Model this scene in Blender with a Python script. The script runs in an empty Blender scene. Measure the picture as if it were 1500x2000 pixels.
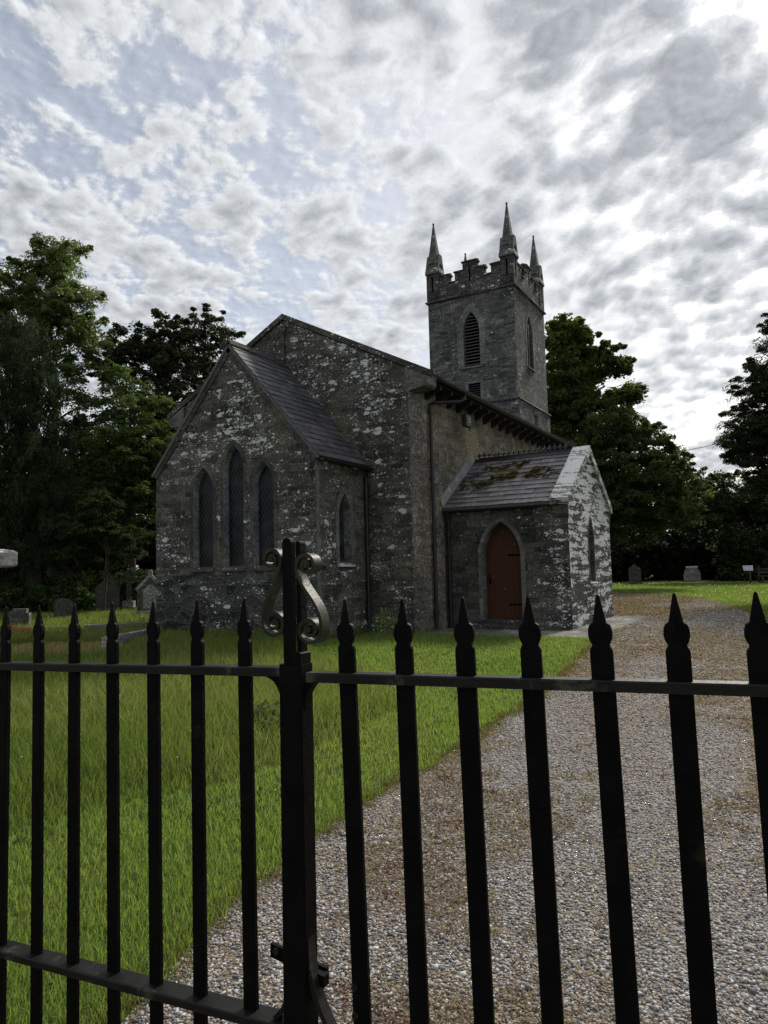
import bpy, math, random
import numpy as np
from mathutils import Vector
from mathutils.geometry import tessellate_polygon
random.seed(7); RNG = np.random.default_rng(11)
sc = bpy.context.scene
COL = sc.collection
def V(*a): return Vector(a)

# ------------------------------------------------------------------ camera
F_PX = 1390.3
FWD = V(-0.4934611, 0.86629195, 0.07768142); RIGHT = V(0.86767609, 0.49649749, -0.02506881); UP = V(0.06028554, -0.05503183, 0.99666301)
EYE = V(0, 0, 1.5)
cd = bpy.data.cameras.new('camera'); cam = bpy.data.objects.new('camera', cd); COL.objects.link(cam)
cd.sensor_fit = 'HORIZONTAL'; cd.sensor_width = 36; cd.lens = 36 * F_PX / 1500
cd.clip_start = .05; cd.clip_end = 2000
from mathutils import Matrix
M = Matrix((( RIGHT.x, UP.x, -FWD.x, EYE.x), (RIGHT.y, UP.y, -FWD.y, EYE.y), (RIGHT.z, UP.z, -FWD.z, EYE.z), (0, 0, 0, 1)))
cam.matrix_world = M
sc.camera = cam
sc.view_settings.view_transform = 'Standard'; sc.view_settings.look = 'None'
sc.view_settings.exposure = .75; sc.view_settings.gamma = 1

# ------------------------------------------------------------------ node helpers
class NT:
    def __init__(s, nt): s.nt = nt
    def n(s, typ, props=None, **ins):
        nd = s.nt.nodes.new(typ)
        for k, v in (props or {}).items(): setattr(nd, k, v)
        for k, v in ins.items():
            key = int(k[1:]) if k[0] == 'i' and k[1:].isdigit() else k.replace('_', ' ')
            sk = nd.inputs[key]
            if isinstance(v, bpy.types.NodeSocket): s.nt.links.new(v, sk)
            else: sk.default_value = v
        return nd
    def math(s, op, a, b=0.0, c=None, clamp=False):
        nd = s.nt.nodes.new('ShaderNodeMath'); nd.operation = op; nd.use_clamp = clamp
        for i, v in enumerate((a, b, c)):
            if v is None: continue
            if isinstance(v, bpy.types.NodeSocket): s.nt.links.new(v, nd.inputs[i])
            else: nd.inputs[i].default_value = v
        return nd.outputs[0]
    def ramp(s, x, lo, hi, a=0.0, b=1.0, smooth=True):
        nd = s.nt.nodes.new('ShaderNodeMapRange'); nd.interpolation_type = 'SMOOTHSTEP' if smooth else 'LINEAR'
        nd.clamp = True
        for i, v in enumerate((x, lo, hi, a, b)):
            if isinstance(v, bpy.types.NodeSocket): s.nt.links.new(v, nd.inputs[i])
            else: nd.inputs[i].default_value = v
        return nd.outputs[0]
    def mix(s, f, a, b, mode='MIX'):
        nd = s.nt.nodes.new('ShaderNodeMix'); nd.data_type = 'RGBA'; nd.blend_type = mode; nd.clamp_factor = True
        for i, v in ((0, f), (6, a), (7, b)):
            if isinstance(v, bpy.types.NodeSocket): s.nt.links.new(v, nd.inputs[i])
            elif i == 0: nd.inputs[0].default_value = v
            else: nd.inputs[i].default_value = tuple(v) + ((1,) if len(v) == 3 else ())
        return nd.outputs[2]
    def vmath(s, op, a, b=(0, 0, 0)):
        nd = s.nt.nodes.new('ShaderNodeVectorMath'); nd.operation = op
        for i, v in enumerate((a, b)):
            if isinstance(v, bpy.types.NodeSocket): s.nt.links.new(v, nd.inputs[i])
            elif op == 'SCALE' and i == 1: 
                nd.inputs[3].default_value = v
            else: nd.inputs[i].default_value = v
        return nd.outputs[1] if op in ('DOT_PRODUCT', 'LENGTH', 'DISTANCE') else nd.outputs[0]
    def noise(s, vec, scale, detail=4, rough=.55, dist=0.0, dims='3D'):
        nd = s.n('ShaderNodeTexNoise', {'noise_dimensions': dims}, Vector=vec, Scale=scale, Detail=detail, Roughness=rough, Distortion=dist)
        return nd.outputs[0]
    def voro(s, vec, scale, feature='F1', rnd=1.0):
        return s.n('ShaderNodeTexVoronoi', {'feature': feature}, Vector=vec, Scale=scale, Randomness=rnd)

def new_mat(name):
    m = bpy.data.materials.new(name); m.use_nodes = True
    t = m.node_tree; t.nodes.clear()
    return m, NT(t)
def finish(t, surf):
    o = t.nt.nodes.new('ShaderNodeOutputMaterial'); t.nt.links.new(surf, o.inputs[0])
def principled(t, color, rough=.8, bump=None, bstr=.4, bdist=.02, spec=.3, metal=0.0):
    p = t.nt.nodes.new('ShaderNodeBsdfPrincipled')
    for k, v in (('Base Color', color), ('Roughness', rough), ('Specular IOR Level', spec), ('Metallic', metal)):
        if isinstance(v, bpy.types.NodeSocket): t.nt.links.new(v, p.inputs[k])
        else: p.inputs[k].default_value = (tuple(v) + (1,)) if k == 'Base Color' else v
    if bump is not None:
        b = t.n('ShaderNodeBump', None, Strength=bstr, Distance=bdist, Height=bump)
        t.nt.links.new(b.outputs[0], p.inputs['Normal'])
    return p.outputs[0]

LICHEN = (.50, .52, .50)
def stone_mat(name, c1, c2, mortar, bw=.5, bh=.19, ms=.012, rubble=.0, lich=.15, band=(), gu=None, gv=None, lscale=1.0, patch=.5, tint=(.12, .10, .04), tintamt=.15, bstr=.7, vstain=.0, lband=.14):
    """coursed stone on UVs in metres (u along the wall, v = height) with white crustose lichen"""
    m, t = new_mat(name)
    uv = t.n('ShaderNodeUVMap').outputs[0]
    sep = t.n('ShaderNodeSeparateXYZ', None, Vector=uv); U, Vv = sep.outputs[0], sep.outputs[1]
    wn = t.n('ShaderNodeTexNoise', None, Vector=uv, Scale=1.3, Detail=3)
    warp = t.vmath('SCALE', t.vmath('SUBTRACT', wn.outputs[1], (.5, .5, .5)), .16)
    wn2 = t.n('ShaderNodeTexNoise', None, Vector=uv, Scale=9, Detail=3)
    warp2 = t.vmath('SCALE', t.vmath('SUBTRACT', wn2.outputs[1], (.5, .5, .5)), .035)
    rowv = t.math('MULTIPLY', t.math('SUBTRACT', t.noise(t.n('ShaderNodeCombineXYZ', None, i1=Vv).outputs[0], 1.9, 2), .5), .55)
    p = t.vmath('ADD', t.vmath('ADD', t.vmath('ADD', uv, warp), warp2), t.n('ShaderNodeCombineXYZ', None, i1=rowv).outputs[0])
    br = t.n('ShaderNodeTexBrick', {'offset': .43, 'squash': .7, 'squash_frequency': 3}, Vector=p, Color1=(0, 0, 0, 1), Color2=(1, 1, 1, 1), Mortar=(.5, .5, .5, 1), Scale=1, Mortar_Size=ms, Mortar_Smooth=.5, Bias=0, Brick_Width=bw, Row_Height=bh)
    p2 = t.vmath('MULTIPLY', p, (1 / bw, 1 / bh * .9, 1))
    ve = t.voro(p2, 1.0, 'DISTANCE_TO_EDGE', .85); vc = t.voro(p2, 1.0, 'F1', .85)
    vm = t.ramp(ve.outputs['Distance'], .02, .09, 1, 0)
    vcell = t.n('ShaderNodeSeparateXYZ', None, Vector=vc.outputs['Color']).outputs[0]
    sel = rubble if rubble in (0., 1.) else t.ramp(t.noise(uv, .5, 2), .5 - (rubble - .5) - .06, .5 - (rubble - .5) + .06)
    def pick(a, b):
        if sel == 0.: return a
        if sel == 1.: return b
        return t.math('ADD', t.math('MULTIPLY', a, t.math('SUBTRACT', 1, sel)), t.math('MULTIPLY', b, sel))
    mort = pick(br.outputs['Fac'], vm)
    cell = pick(t.n('ShaderNodeSeparateXYZ', None, Vector=br.outputs['Color']).outputs[0], vcell)
    col = t.mix(cell, c1, c2)
    fine = t.noise(uv, 14, 8, .7); big = t.noise(uv, .45, 5, .6); mid = t.noise(t.vmath('MULTIPLY', uv, (1.5, 4, 1)), 1.4, 5, .65)
    col = t.mix(1.0, col, t.n('ShaderNodeCombineXYZ', None, **{'i0': t.ramp(fine, .27, .73, .4, 1.6), 'i1': t.ramp(fine, .27, .73, .4, 1.6), 'i2': t.ramp(fine, .27, .73, .4, 1.6)}).outputs[0], 'MULTIPLY')
    g = t.ramp(big, .3, .7, .6, 1.25)
    g = t.math('MULTIPLY', g, t.ramp(mid, .3, .7, .7, 1.25))
    col = t.mix(1.0, col, t.n('ShaderNodeCombineXYZ', None, i0=g, i1=g, i2=g).outputs[0], 'MULTIPLY')
    col = t.mix(t.math('MULTIPLY', mort, t.ramp(t.noise(uv, 2.3, 4, .7), .38, .62, .05, .85)), col, mortar)
    col = t.mix(t.ramp(t.noise(uv, .9, 4), .5, .75, 0, tintamt * 2), col, tint)
    if vstain:
        st = t.noise(t.vmath('MULTIPLY', uv, (5, .35, 1)), 1.0, 4)
        col = t.mix(t.ramp(st, .5, .72, 0, vstain), col, (.03, .03, .028))
    # ---- lichen density
    D = t.ramp(t.noise(uv, .8, 4, .6), .3, .75, -.22, .28)
    D = t.math('ADD', D, lich)
    D = t.math('ADD', D, t.ramp(t.noise(t.vmath('MULTIPLY', uv, (.55, 4.6, 1)), 1.35, 4, .62), .32, .68, -lband, lband))
    for (v0, hw, amt, u0, uw) in band:
        wv = t.ramp(t.math('ABSOLUTE', t.math('SUBTRACT', Vv, v0)), 0, hw, 1, 0)
        wu = t.ramp(t.math('ABSOLUTE', t.math('SUBTRACT', U, u0)), 0, uw, 1, 0)
        D = t.math('ADD', D, t.math('MULTIPLY', t.math('MULTIPLY', wv, wu), amt))
    if gu: D = t.math('ADD', D, t.ramp(U, gu[0], gu[1], gu[2], gu[3]))
    if gv: D = t.math('ADD', D, t.ramp(Vv, gv[0], gv[1], gv[2], gv[3]))
    # lichen keeps off the joints a little and follows single stones
    D = t.math('ADD', D, t.math('MULTIPLY', t.math('SUBTRACT', cell, .5), .30))
    wl = t.n('ShaderNodeTexNoise', None, Vector=uv, Scale=16, Detail=3)
    pl = t.vmath('ADD', uv, t.vmath('SCALE', t.vmath('SUBTRACT', wl.outputs[1], (.5, .5, .5)), .05))
    tot = None
    for scl, rad, off, asp in ((5.2 * lscale, .40, .10, .5), (12 * lscale, .38, .0, .6), (25 * lscale, .36, -.06, .8)):
        vo = t.voro(t.vmath('MULTIPLY', pl, (asp, 1, 1)), scl)
        rnd = t.n('ShaderNodeSeparateXYZ', None, Vector=vo.outputs['Color']).outputs[0]
        r = t.math('MULTIPLY', t.math('SUBTRACT', t.math('SUBTRACT', D, off), t.math('MULTIPLY', rnd, 1.0)), 1.6, clamp=True)
        r = t.math('MULTIPLY', t.math('POWER', r, .5), rad)
        s = t.ramp(t.math('SUBTRACT', r, vo.outputs['Distance']), 0, .05)
        tot = s if tot is None else t.math('MAXIMUM', tot, s)
    pn = t.noise(t.vmath('MULTIPLY', pl, (2.6, 9, 1)), 1.0, 6, .68)
    th = t.math('SUBTRACT', .74, t.math('MULTIPLY', D, patch * .36))
    tot = t.math('MAXIMUM', tot, t.ramp(t.math('SUBTRACT', pn, th), 0, .03))
    tot = t.math('MULTIPLY', tot, t.ramp(fine, .2, .5, .55, 1))
    lc = t.mix(t.noise(uv, 5, 3), (.42, .44, .43), (.66, .67, .65))
    col = t.mix(tot, col, lc)
    hgt = t.math('ADD', t.math('MULTIPLY', mort, -.6), t.math('MULTIPLY', fine, .8))
    hgt = t.math('ADD', hgt, t.math('MULTIPLY', cell, .35))
    hgt = t.math('ADD', hgt, t.math('MULTIPLY', tot, .15))
    finish(t, principled(t, col, .92, hgt, bstr, .03, .15))
    return m

def simple_mat(name, c1, c2, rough=.6, scale=6, bstr=.2, spec=.3, metal=0, stretch=(1, 1, 1), fine=0.0, c3=None, c3amt=0, c3scale=3, coords='Object', bdist=.01):
    m, t = new_mat(name)
    co = t.n('ShaderNodeTexCoord').outputs[coords]
    v = t.vmath('MULTIPLY', co, stretch)
    a = t.noise(v, scale, 6, .65)
    col = t.mix(t.ramp(a, .3, .7), c1, c2)
    if c3:
        col = t.mix(t.ramp(t.noise(v, c3scale, 6, .7, .3), 1 - c3amt - .05, 1 - c3amt + .05), col, c3)
    finish(t, principled(t, col, rough, t.noise(v, scale * 6, 5, .6), bstr, bdist, spec, metal))
    return m

MAT = {}
# chancel wall u runs with x on the gable (-13.4..-8.6), with y on the side
MAT['chancel'] = stone_mat('chancel_stone', (.050, .047, .042), (.118, .111, .099), (.17, .165, .15), .40, .145, .007, .12, .36, lscale=1.25,
    band=((4.55, .8, .55, -11.1, 2.6), (3.3, 2.4, .14, -9.0, 1.2), (5.5, .8, .25, -11, 1.2), (2.6, 1.6, .14, -13.0, .9)), tintamt=.14, lband=.38)
MAT['chancel_low'] = stone_mat('chancel_plinth_rubble', (.022, .023, .022), (.092, .093, .09), (.09, .088, .08), .5, .17, .014, .8, .33, patch=.6, bstr=1.0, lband=.2)
MAT['nave_gable'] = stone_mat('nave_gable_stone', (.042, .039, .035), (.118, .111, .100), (.125, .12, .11), .34, .135, .009, .5, .36, lscale=1.25,
    band=((6.7, 1.4, .50, -9.4, 2.0), (5.6, 1.5, .25, -8.3, 1.2), (4.2, 1.8, .12, -8.0, .8)), tintamt=.17, bstr=.9, lband=.36)
MAT['nave_side'] = stone_mat('nave_side_rubble', (.12, .105, .084), (.25, .22, .178), (.25, .22, .185), .20, .11, .02, 1., .10, gv=(1, 3.5, .12, -.06), lscale=1.5, patch=.25, tint=(.15, .115, .07), tintamt=.3, bstr=1.0)
MAT['corner'] = stone_mat('roughcast_corner', (.125, .115, .10), (.25, .232, .20), (.165, .152, .132), .13, .06, .02, 1., .14, gv=(1, 4.5, .16, -.02), lscale=1.6, patch=.25, tint=(.10, .085, .06), tintamt=.25, bstr=1.2)
MAT['tower'] = stone_mat('tower_stone', (.058, .058, .058), (.165, .163, .159), (.095, .092, .088), .36, .12, .012, .4, .27, lscale=1.3, patch=.32, tintamt=.08, bstr=1.0, vstain=.35, lband=.1)
MAT['parapet'] = stone_mat('parapet_stone', (.040, .039, .037), (.085, .083, .078), (.065, .063, .058), .42, .15, .01, .2, .38, lscale=1.3, patch=.5, tintamt=.05)
MAT['porch'] = stone_mat('porch_stone', (.034, .033, .031), (.098, .095, .087), (.10, .097, .087), .38, .145, .008, .25, .16, lscale=1.25,
    gu=(-5.5, -4.75, -.08, .42), band=((1.4, 3, .45, -4.62, .16),), patch=.5, tintamt=.15, lband=.3)
MAT['porch_gable'] = stone_mat('porch_gable_stone', (.022, .022, .021), (.06, .058, .054), (.07, .07, .067), .34, .14, .012, .4, 1.0, patch=.62, gv=(.2, 3.2, -.24, .14), tintamt=.05, lscale=1.3, lband=.75)
MAT['coping_white'] = stone_mat('lichened_coping_stone', (.09, .09, .085), (.14, .14, .13), (.05, .05, .05), 1.2, 5, .004, 0., .66, patch=1.0, tintamt=.0, lband=.3)
MAT['dressed'] = stone_mat('dressed_limestone', (.058, .055, .048), (.085, .082, .072), (.035, .034, .03), .9, .45, .005, 0., .12, lscale=1.6, patch=.25, tintamt=.12, bstr=.25)
MAT['dressed_lit'] = stone_mat('lit_dressed_limestone', (.15, .158, .158), (.20, .208, .208), (.06, .06, .06), .9, .55, .006, 0., .02, lscale=1.6, patch=.25, tintamt=.08, bstr=.2)  # reveal faces of the surrounds: same limestone, painted lighter and bluer as if lit
MAT['dressed_grey'] = stone_mat('grey_dressed_limestone', (.10, .10, .095), (.15, .149, .142), (.06, .06, .055), .9, .45, .005, 0., .08, lscale=1.6, patch=.25, tintamt=.12, bstr=.25)
MAT['tower_dressed'] = stone_mat('tower_dressed_limestone', (.13, .13, .127), (.18, .18, .175), (.08, .08, .075), .9, .45, .005, 0., .06, lscale=1.6, patch=.25, tintamt=.08, bstr=.25)
MAT['trim_dark'] = stone_mat('weathered_trim_stone', (.042, .040, .037), (.085, .08, .074), (.035, .035, .03), 1.1, 6, .004, 0., .34, lscale=1.5, patch=.6, tintamt=.1, bstr=.4)
MAT['pinnacle'] = stone_mat('pinnacle_stone', (.075, .075, .072), (.12, .118, .112), (.05, .05, .045), .8, .38, .006, 0., .36, lscale=1.6, patch=.75, tintamt=.05, bstr=.4)
MAT['headstone'] = stone_mat('old_headstone', (.08, .08, .07), (.12, .115, .10), (.11, .11, .10), 9, 9, .0, 0., .28, lscale=1.5, patch=.6, tintamt=.25, tint=(.05, .06, .025), bstr=.4)
MAT['headstone_pale'] = stone_mat('pale_headstone', (.22, .22, .20), (.28, .28, .26), (.2, .2, .2), 9, 9, .0, 0., .4, lscale=1.5, patch=.8, tintamt=.2, tint=(.10, .11, .06), bstr=.4)
MAT['paving'] = stone_mat('paving_slab', (.12, .115, .105), (.19, .18, .165), (.05, .05, .04), .9, .75, .012, 0., .3, patch=.5, tintamt=.2, tint=(.08, .09, .04))
MAT['brick'] = None

def brick_mat():
    m, t = new_mat('buff_brick')
    uv = t.n('ShaderNodeUVMap').outputs[0]
    wn2 = t.n('ShaderNodeTexNoise', None, Vector=uv, Scale=9, Detail=3)
    p = t.vmath('ADD', uv, t.vmath('SCALE', t.vmath('SUBTRACT', wn2.outputs[1], (.5, .5, .5)), .012))
    br = t.n('ShaderNodeTexBrick', None, Vector=p, Color1=(.27, .225, .13, 1), Color2=(.36, .31, .19, 1), Mortar=(.12, .105, .08, 1), Scale=1, Mortar_Size=.012, Mortar_Smooth=.3, Brick_Width=.235, Row_Height=.083)
    n = t.noise(uv, 18, 5, .65)
    col = t.mix(t.ramp(n, .35, .75, 0, .7), br.outputs['Color'], (.15, .13, .10))
    finish(t, principled(t, col, .9, t.math('SUBTRACT', n, br.outputs['Fac']), .6, .012, .15))
    return m
MAT['brick'] = brick_mat()

def slate_mat(name, c1, c2, moss=False):
    m, t = new_mat(name)
    uv = t.n('ShaderNodeUVMap').outputs[0]
    r = t.n('ShaderNodeAttribute', {'attribute_name': 'rnd'}).outputs['Fac']
    col = t.mix(r, c1, c2)
    n = t.noise(uv, 9, 7, .7); n2 = t.noise(t.vmath('MULTIPLY', uv, (9, 1.2, 1)), 1.2, 5, .6)
    k = t.math('MULTIPLY', t.ramp(n, .25, .75, .65, 1.3), t.ramp(n2, .3, .7, .8, 1.2))
    col = t.mix(1.0, col, t.n('ShaderNodeCombineXYZ', None, i0=k, i1=k, i2=k).outputs[0], 'MULTIPLY')
    vo = t.voro(uv, 7)
    rr = t.n('ShaderNodeSeparateXYZ', None, Vector=vo.outputs['Color']).outputs[0]
    sp = t.math('MULTIPLY', t.ramp(rr, .86, .9), t.ramp(vo.outputs['Distance'], .05, .16, 1, 0))
    col = t.mix(t.math('MULTIPLY', sp, t.ramp(n, .3, .6)), col, (.36, .38, .37))
    h = n
    if moss:
        ob = t.n('ShaderNodeTexCoord').outputs['Object']
        def blob(c, r):
            return t.ramp(t.vmath('LENGTH', t.vmath('DIVIDE', t.vmath('SUBTRACT', ob, c), r)), 0, 1, 1, 0)
        b = t.math('MAXIMUM', blob((-6.35, 17.45, 3.9), (.75, .55, .7)), blob((-5.6, 17.25, 3.7), (.65, .4, .6)))
        b = t.math('MAXIMUM', b, blob((-6.75, 16.9, 3.5), (.5, .35, .6)))
        mn = t.noise(uv, 7, 7, .72)
        mk = t.ramp(t.math('ADD', t.math('MULTIPLY', b, .34), t.math('MULTIPLY', mn, 1.2)), .74, .84)
        mc = t.mix(t.noise(uv, 6, 4), (.035, .036, .008), (.095, .062, .014))
        col = t.mix(mk, col, mc)
        h = t.math('ADD', n, t.math('MULTIPLY', mk, t.noise(uv, 40, 3)))
    finish(t, principled(t, col, .62, h, .35, .02, .35))
    return m
MAT['slate'] = slate_mat('slate', (.045, .045, .052), (.105, .10, .105))
MAT['slate_porch'] = slate_mat('porch_slate', (.075, .073, .08), (.15, .145, .15), True)
MAT['render_strip'] = simple_mat('rough_render', (.17, .155, .13), (.27, .25, .215), .95, 5, .8, .1, c3=(.10, .09, .075), c3amt=.38, c3scale=20, bdist=.03)

def glass_mat():
    m, t = new_mat('leaded_glass')
    uv = t.n('ShaderNodeUVMap').outputs[0]
    s = t.n('ShaderNodeSeparateXYZ', None, Vector=uv)
    a = t.math('DIVIDE', s.outputs[0], .105); b = t.math('DIVIDE', s.outputs[1], .17)
    def line(x):
        f = t.math('FRACT', x)
        return t.ramp(t.math('MINIMUM', f, t.math('SUBTRACT', 1, f)), .035, .065, 1, 0)
    lead = t.math('MAXIMUM', line(t.math('ADD', a, b)), line(t.math('SUBTRACT', a, b)))
    n = t.noise(uv, 3, 3)
    c = t.mix(t.ramp(t.noise(uv, 2.2, 4, .65), .38, .66), (.005, .006, .007), (.026, .030, .036))  # paler patches painted in as uneven reflections on the panes
    col = t.mix(lead, c, (.05, .054, .056))
    nd = t.n('ShaderNodeTexVoronoi', None, Vector=t.n('ShaderNodeCombineXYZ', None, i0=t.math('ADD', a, b), i1=t.math('SUBTRACT', a, b)).outputs[0], Scale=1)
    finish(t, principled(t, col, t.math('ADD', .22, t.math('MULTIPLY', lead, .4)), t.math('ADD', t.math('MULTIPLY', lead, 1.0), t.math('MULTIPLY', nd.outputs['Distance'], .3)), .3, .01, .08))
    return m
MAT['glass'] = glass_mat()
MAT['iron'] = simple_mat('black_painted_iron', (.0022, .0022, .0024), (.005, .005, .005),   .55, 16, .5, .05, c3=(.018, .016, .009), c3amt=.34, c3scale=9, bdist=.004)
MAT['iron_scroll'] = simple_mat('olive_sheen_black_iron', (.012, .0105, .005), (.030, .026, .012), .5, 22, .4, .22, metal=.0, c3=(.055, .047, .022), c3amt=.36, c3scale=18, bdist=.003)  # olive reflection of grass and sky painted into the black
MAT['iron_rail'] = simple_mat('weathered_iron_rail', (.004, .004, .0036), (.010, .0095, .008), .5, 14, .3, .2, c3=(.05, .047, .035), c3amt=.38, c3scale=8, bdist=.004)
MAT['pvc'] = simple_mat('black_rainwater_goods', (.008, .008, .009), (.016, .016, .017), .45, 5, .1, .4)
MAT['timber_dark'] = simple_mat('dark_painted_timber', (.012, .011, .011), (.03, .028, .026), .6, 5, .2, .3)
MAT['louvre'] = simple_mat('grey_louvre_slat', (.10, .095, .10), (.155, .15, .155), .75, 5, .2, .2, stretch=(1, 1, 6))
MAT['frame_grey'] = simple_mat('grey_timber_frame', (.13, .13, .135), (.19, .19, .195), .7, 5, .2, .2)
MAT['void'] = simple_mat('recess_shade', (.004, .004, .004), (.006, .006, .006), 1, 2, 0, 0)  # near-black colour stands for the shade inside openings and slits
MAT['lead'] = simple_mat('lead_flashing', (.17, .17, .17), (.25, .25, .25), .7, 4, .3, .3, c3=(.36, .37, .36), c3amt=.4)
MAT['lamp_body'] = simple_mat('lamp_housing', (.012, .012, .013), (.02, .02, .02), .5, 8, .1, .4)
MAT['lamp_lens'] = simple_mat('lamp_lens', (.16, .16, .15), (.22, .22, .2), .3, 8, .05, .5)
MAT['sign_white'] = simple_mat('white_panel', (.42, .44, .48), (.5, .52, .56), .5, 3, .1, .3)
MAT['wood'] = simple_mat('weathered_bench_timber', (.035, .026, .018), (.075, .058, .04), .8, 4, .4, .2, stretch=(1, 1, 1))
MAT['pier'] = stone_mat('pier_limestone', (.2, .2, .195), (.28, .28, .27), (.12, .12, .11), 9, 9, 0, 0., .1, gv=(1.56, 1.61, 0, .5), lscale=4, patch=.8, tintamt=.1)
MAT['bark'] = simple_mat('bark', (.035, .03, .024), (.08, .07, .056), .95, 4, .9, .1, stretch=(4, 4, .8), bdist=.03)
MAT['bark_pale'] = simple_mat('pale_bark', (.12, .11, .09), (.2, .185, .15), .95, 4, .6, .1, stretch=(4, 4, .8), bdist=.02)

def door_mat():
    m, t = new_mat('red_brown_boarded_door')
    uv = t.n('ShaderNodeUVMap').outputs[0]
    s = t.n('ShaderNodeSeparateXYZ', None, Vector=uv)
    f = t.math('FRACT', t.math('DIVIDE', s.outputs[0], .118))
    groove = t.ramp(t.math('MINIMUM', f, t.math('SUBTRACT', 1, f)), .0, .05, 1, 0)
    n = t.noise(t.vmath('MULTIPLY', uv, (14, 1.2, 1)), 1.5, 6, .65); n2 = t.noise(uv, 2, 5, .6)
    col = t.mix(n, (.040, .0125, .0045), (.066, .0215, .0075))
    col = t.mix(t.ramp(n2, .4, .75, 0, .5), col, (.03, .008, .005))
    col = t.mix(t.math('MULTIPLY', groove, .7), col, (.02, .006, .004))
    vo = t.voro(uv, 11); rr = t.n('ShaderNodeSeparateXYZ', None, Vector=vo.outputs['Color']).outputs[0]
    low = t.ramp(s.outputs[1], .25, .75, .74, .95)
    sp = t.math('MULTIPLY', t.math('GREATER_THAN', rr, low), t.ramp(vo.outputs['Distance'], .08, .16, 1, 0))
    col = t.mix(t.math('MULTIPLY', sp, .8), col, (.35, .28, .24))
    finish(t, principled(t, col, .7, t.math('SUBTRACT', t.math('MULTIPLY', n, .4), groove), .5, .01, .25))
    return m
MAT['door'] = door_mat()

def leaf_mat(name, c1, c2, tr=.35, c3=None):
    m, t = new_mat(name)
    r = t.n('ShaderNodeAttribute', {'attribute_name': 'rnd'}).outputs['Fac']
    col = t.mix(r, c1, c2)
    if c3: col = t.mix(t.ramp(r, .86, .94), col, c3)
    p = principled(t, col, .65, spec=.08)
    tl = t.n('ShaderNodeBsdfTranslucent', None, Color=t.mix(1.0, col, (1.35, 1.4, .75), 'MULTIPLY')).outputs[0]
    mx = t.n('ShaderNodeMixShader', None, Fac=tr, i1=p, i2=tl)
    finish(t, mx.outputs[0]); return m
MAT['leaf_ash'] = leaf_mat('ash_leaf', (.075, .105, .045), (.145, .18, .082), .5)
MAT['leaf_yew'] = leaf_mat('yew_needles', (.018, .030, .014), (.046, .064, .028), .22)
MAT['leaf_beech'] = leaf_mat('dark_beech_leaf', (.034, .040, .026), (.078, .086, .05), .3)
MAT['leaf_mid'] = leaf_mat('mid_green_leaf', (.04, .066, .027), (.108, .15, .055), .45)
MAT['leaf_syc'] = leaf_mat('sycamore_leaf', (.046, .068, .024), (.125, .16, .055), .48)
MAT['leaf_low'] = leaf_mat('deep_green_leaf', (.022, .038, .016), (.055, .08, .03), .3)
MAT['leaf_con'] = leaf_mat('conifer_needles', (.022, .034, .018), (.055, .07, .032), .2)
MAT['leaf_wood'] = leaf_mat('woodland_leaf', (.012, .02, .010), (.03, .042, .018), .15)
MAT['leaf_ivy'] = leaf_mat('ivy_leaf', (.03, .06, .018), (.07, .11, .035), .2)
MAT['blade'] = leaf_mat('grass_blade', (.108, .168, .040), (.22, .295, .085), .48, (.25, .23, .10))
MAT['blade_long'] = leaf_mat('long_grass_blade', (.085, .128, .03), (.18, .225, .068), .45, (.22, .20, .10))
MAT['blade_dry'] = leaf_mat('dry_grass_blade', (.22, .17, .07), (.36, .29, .14), .3)
MAT['redshrub'] = leaf_mat('reddish_heather', (.14, .045, .03), (.24, .10, .06), .25)
MAT['weed'] = leaf_mat('path_weed', (.13, .09, .062), (.42, .34, .235), .25, (.15, .05, .032))
MAT['moss_dry'] = leaf_mat('dry_golden_moss', (.13, .085, .02), (.33, .23, .07), .2)
MAT['fringe'] = leaf_mat('part_dead_grass', (.09, .11, .025), (.26, .20, .095), .3, (.10, .055, .03))
MAT['clover'] = leaf_mat('clover_leaf', (.05, .10, .04), (.10, .17, .07), .3)
MAT['moss'] = leaf_mat('roof_moss', (.035, .04, .008), (.12, .085, .02), .1, (.16, .10, .03))
MAT['flower'] = leaf_mat('pale_flower', (.55, .5, .55), (.7, .68, .6), .2)
MAT['daisy'] = leaf_mat('white_daisy', (.6, .6, .55), (.8, .8, .7), .2, (.6, .45, .05))

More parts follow.
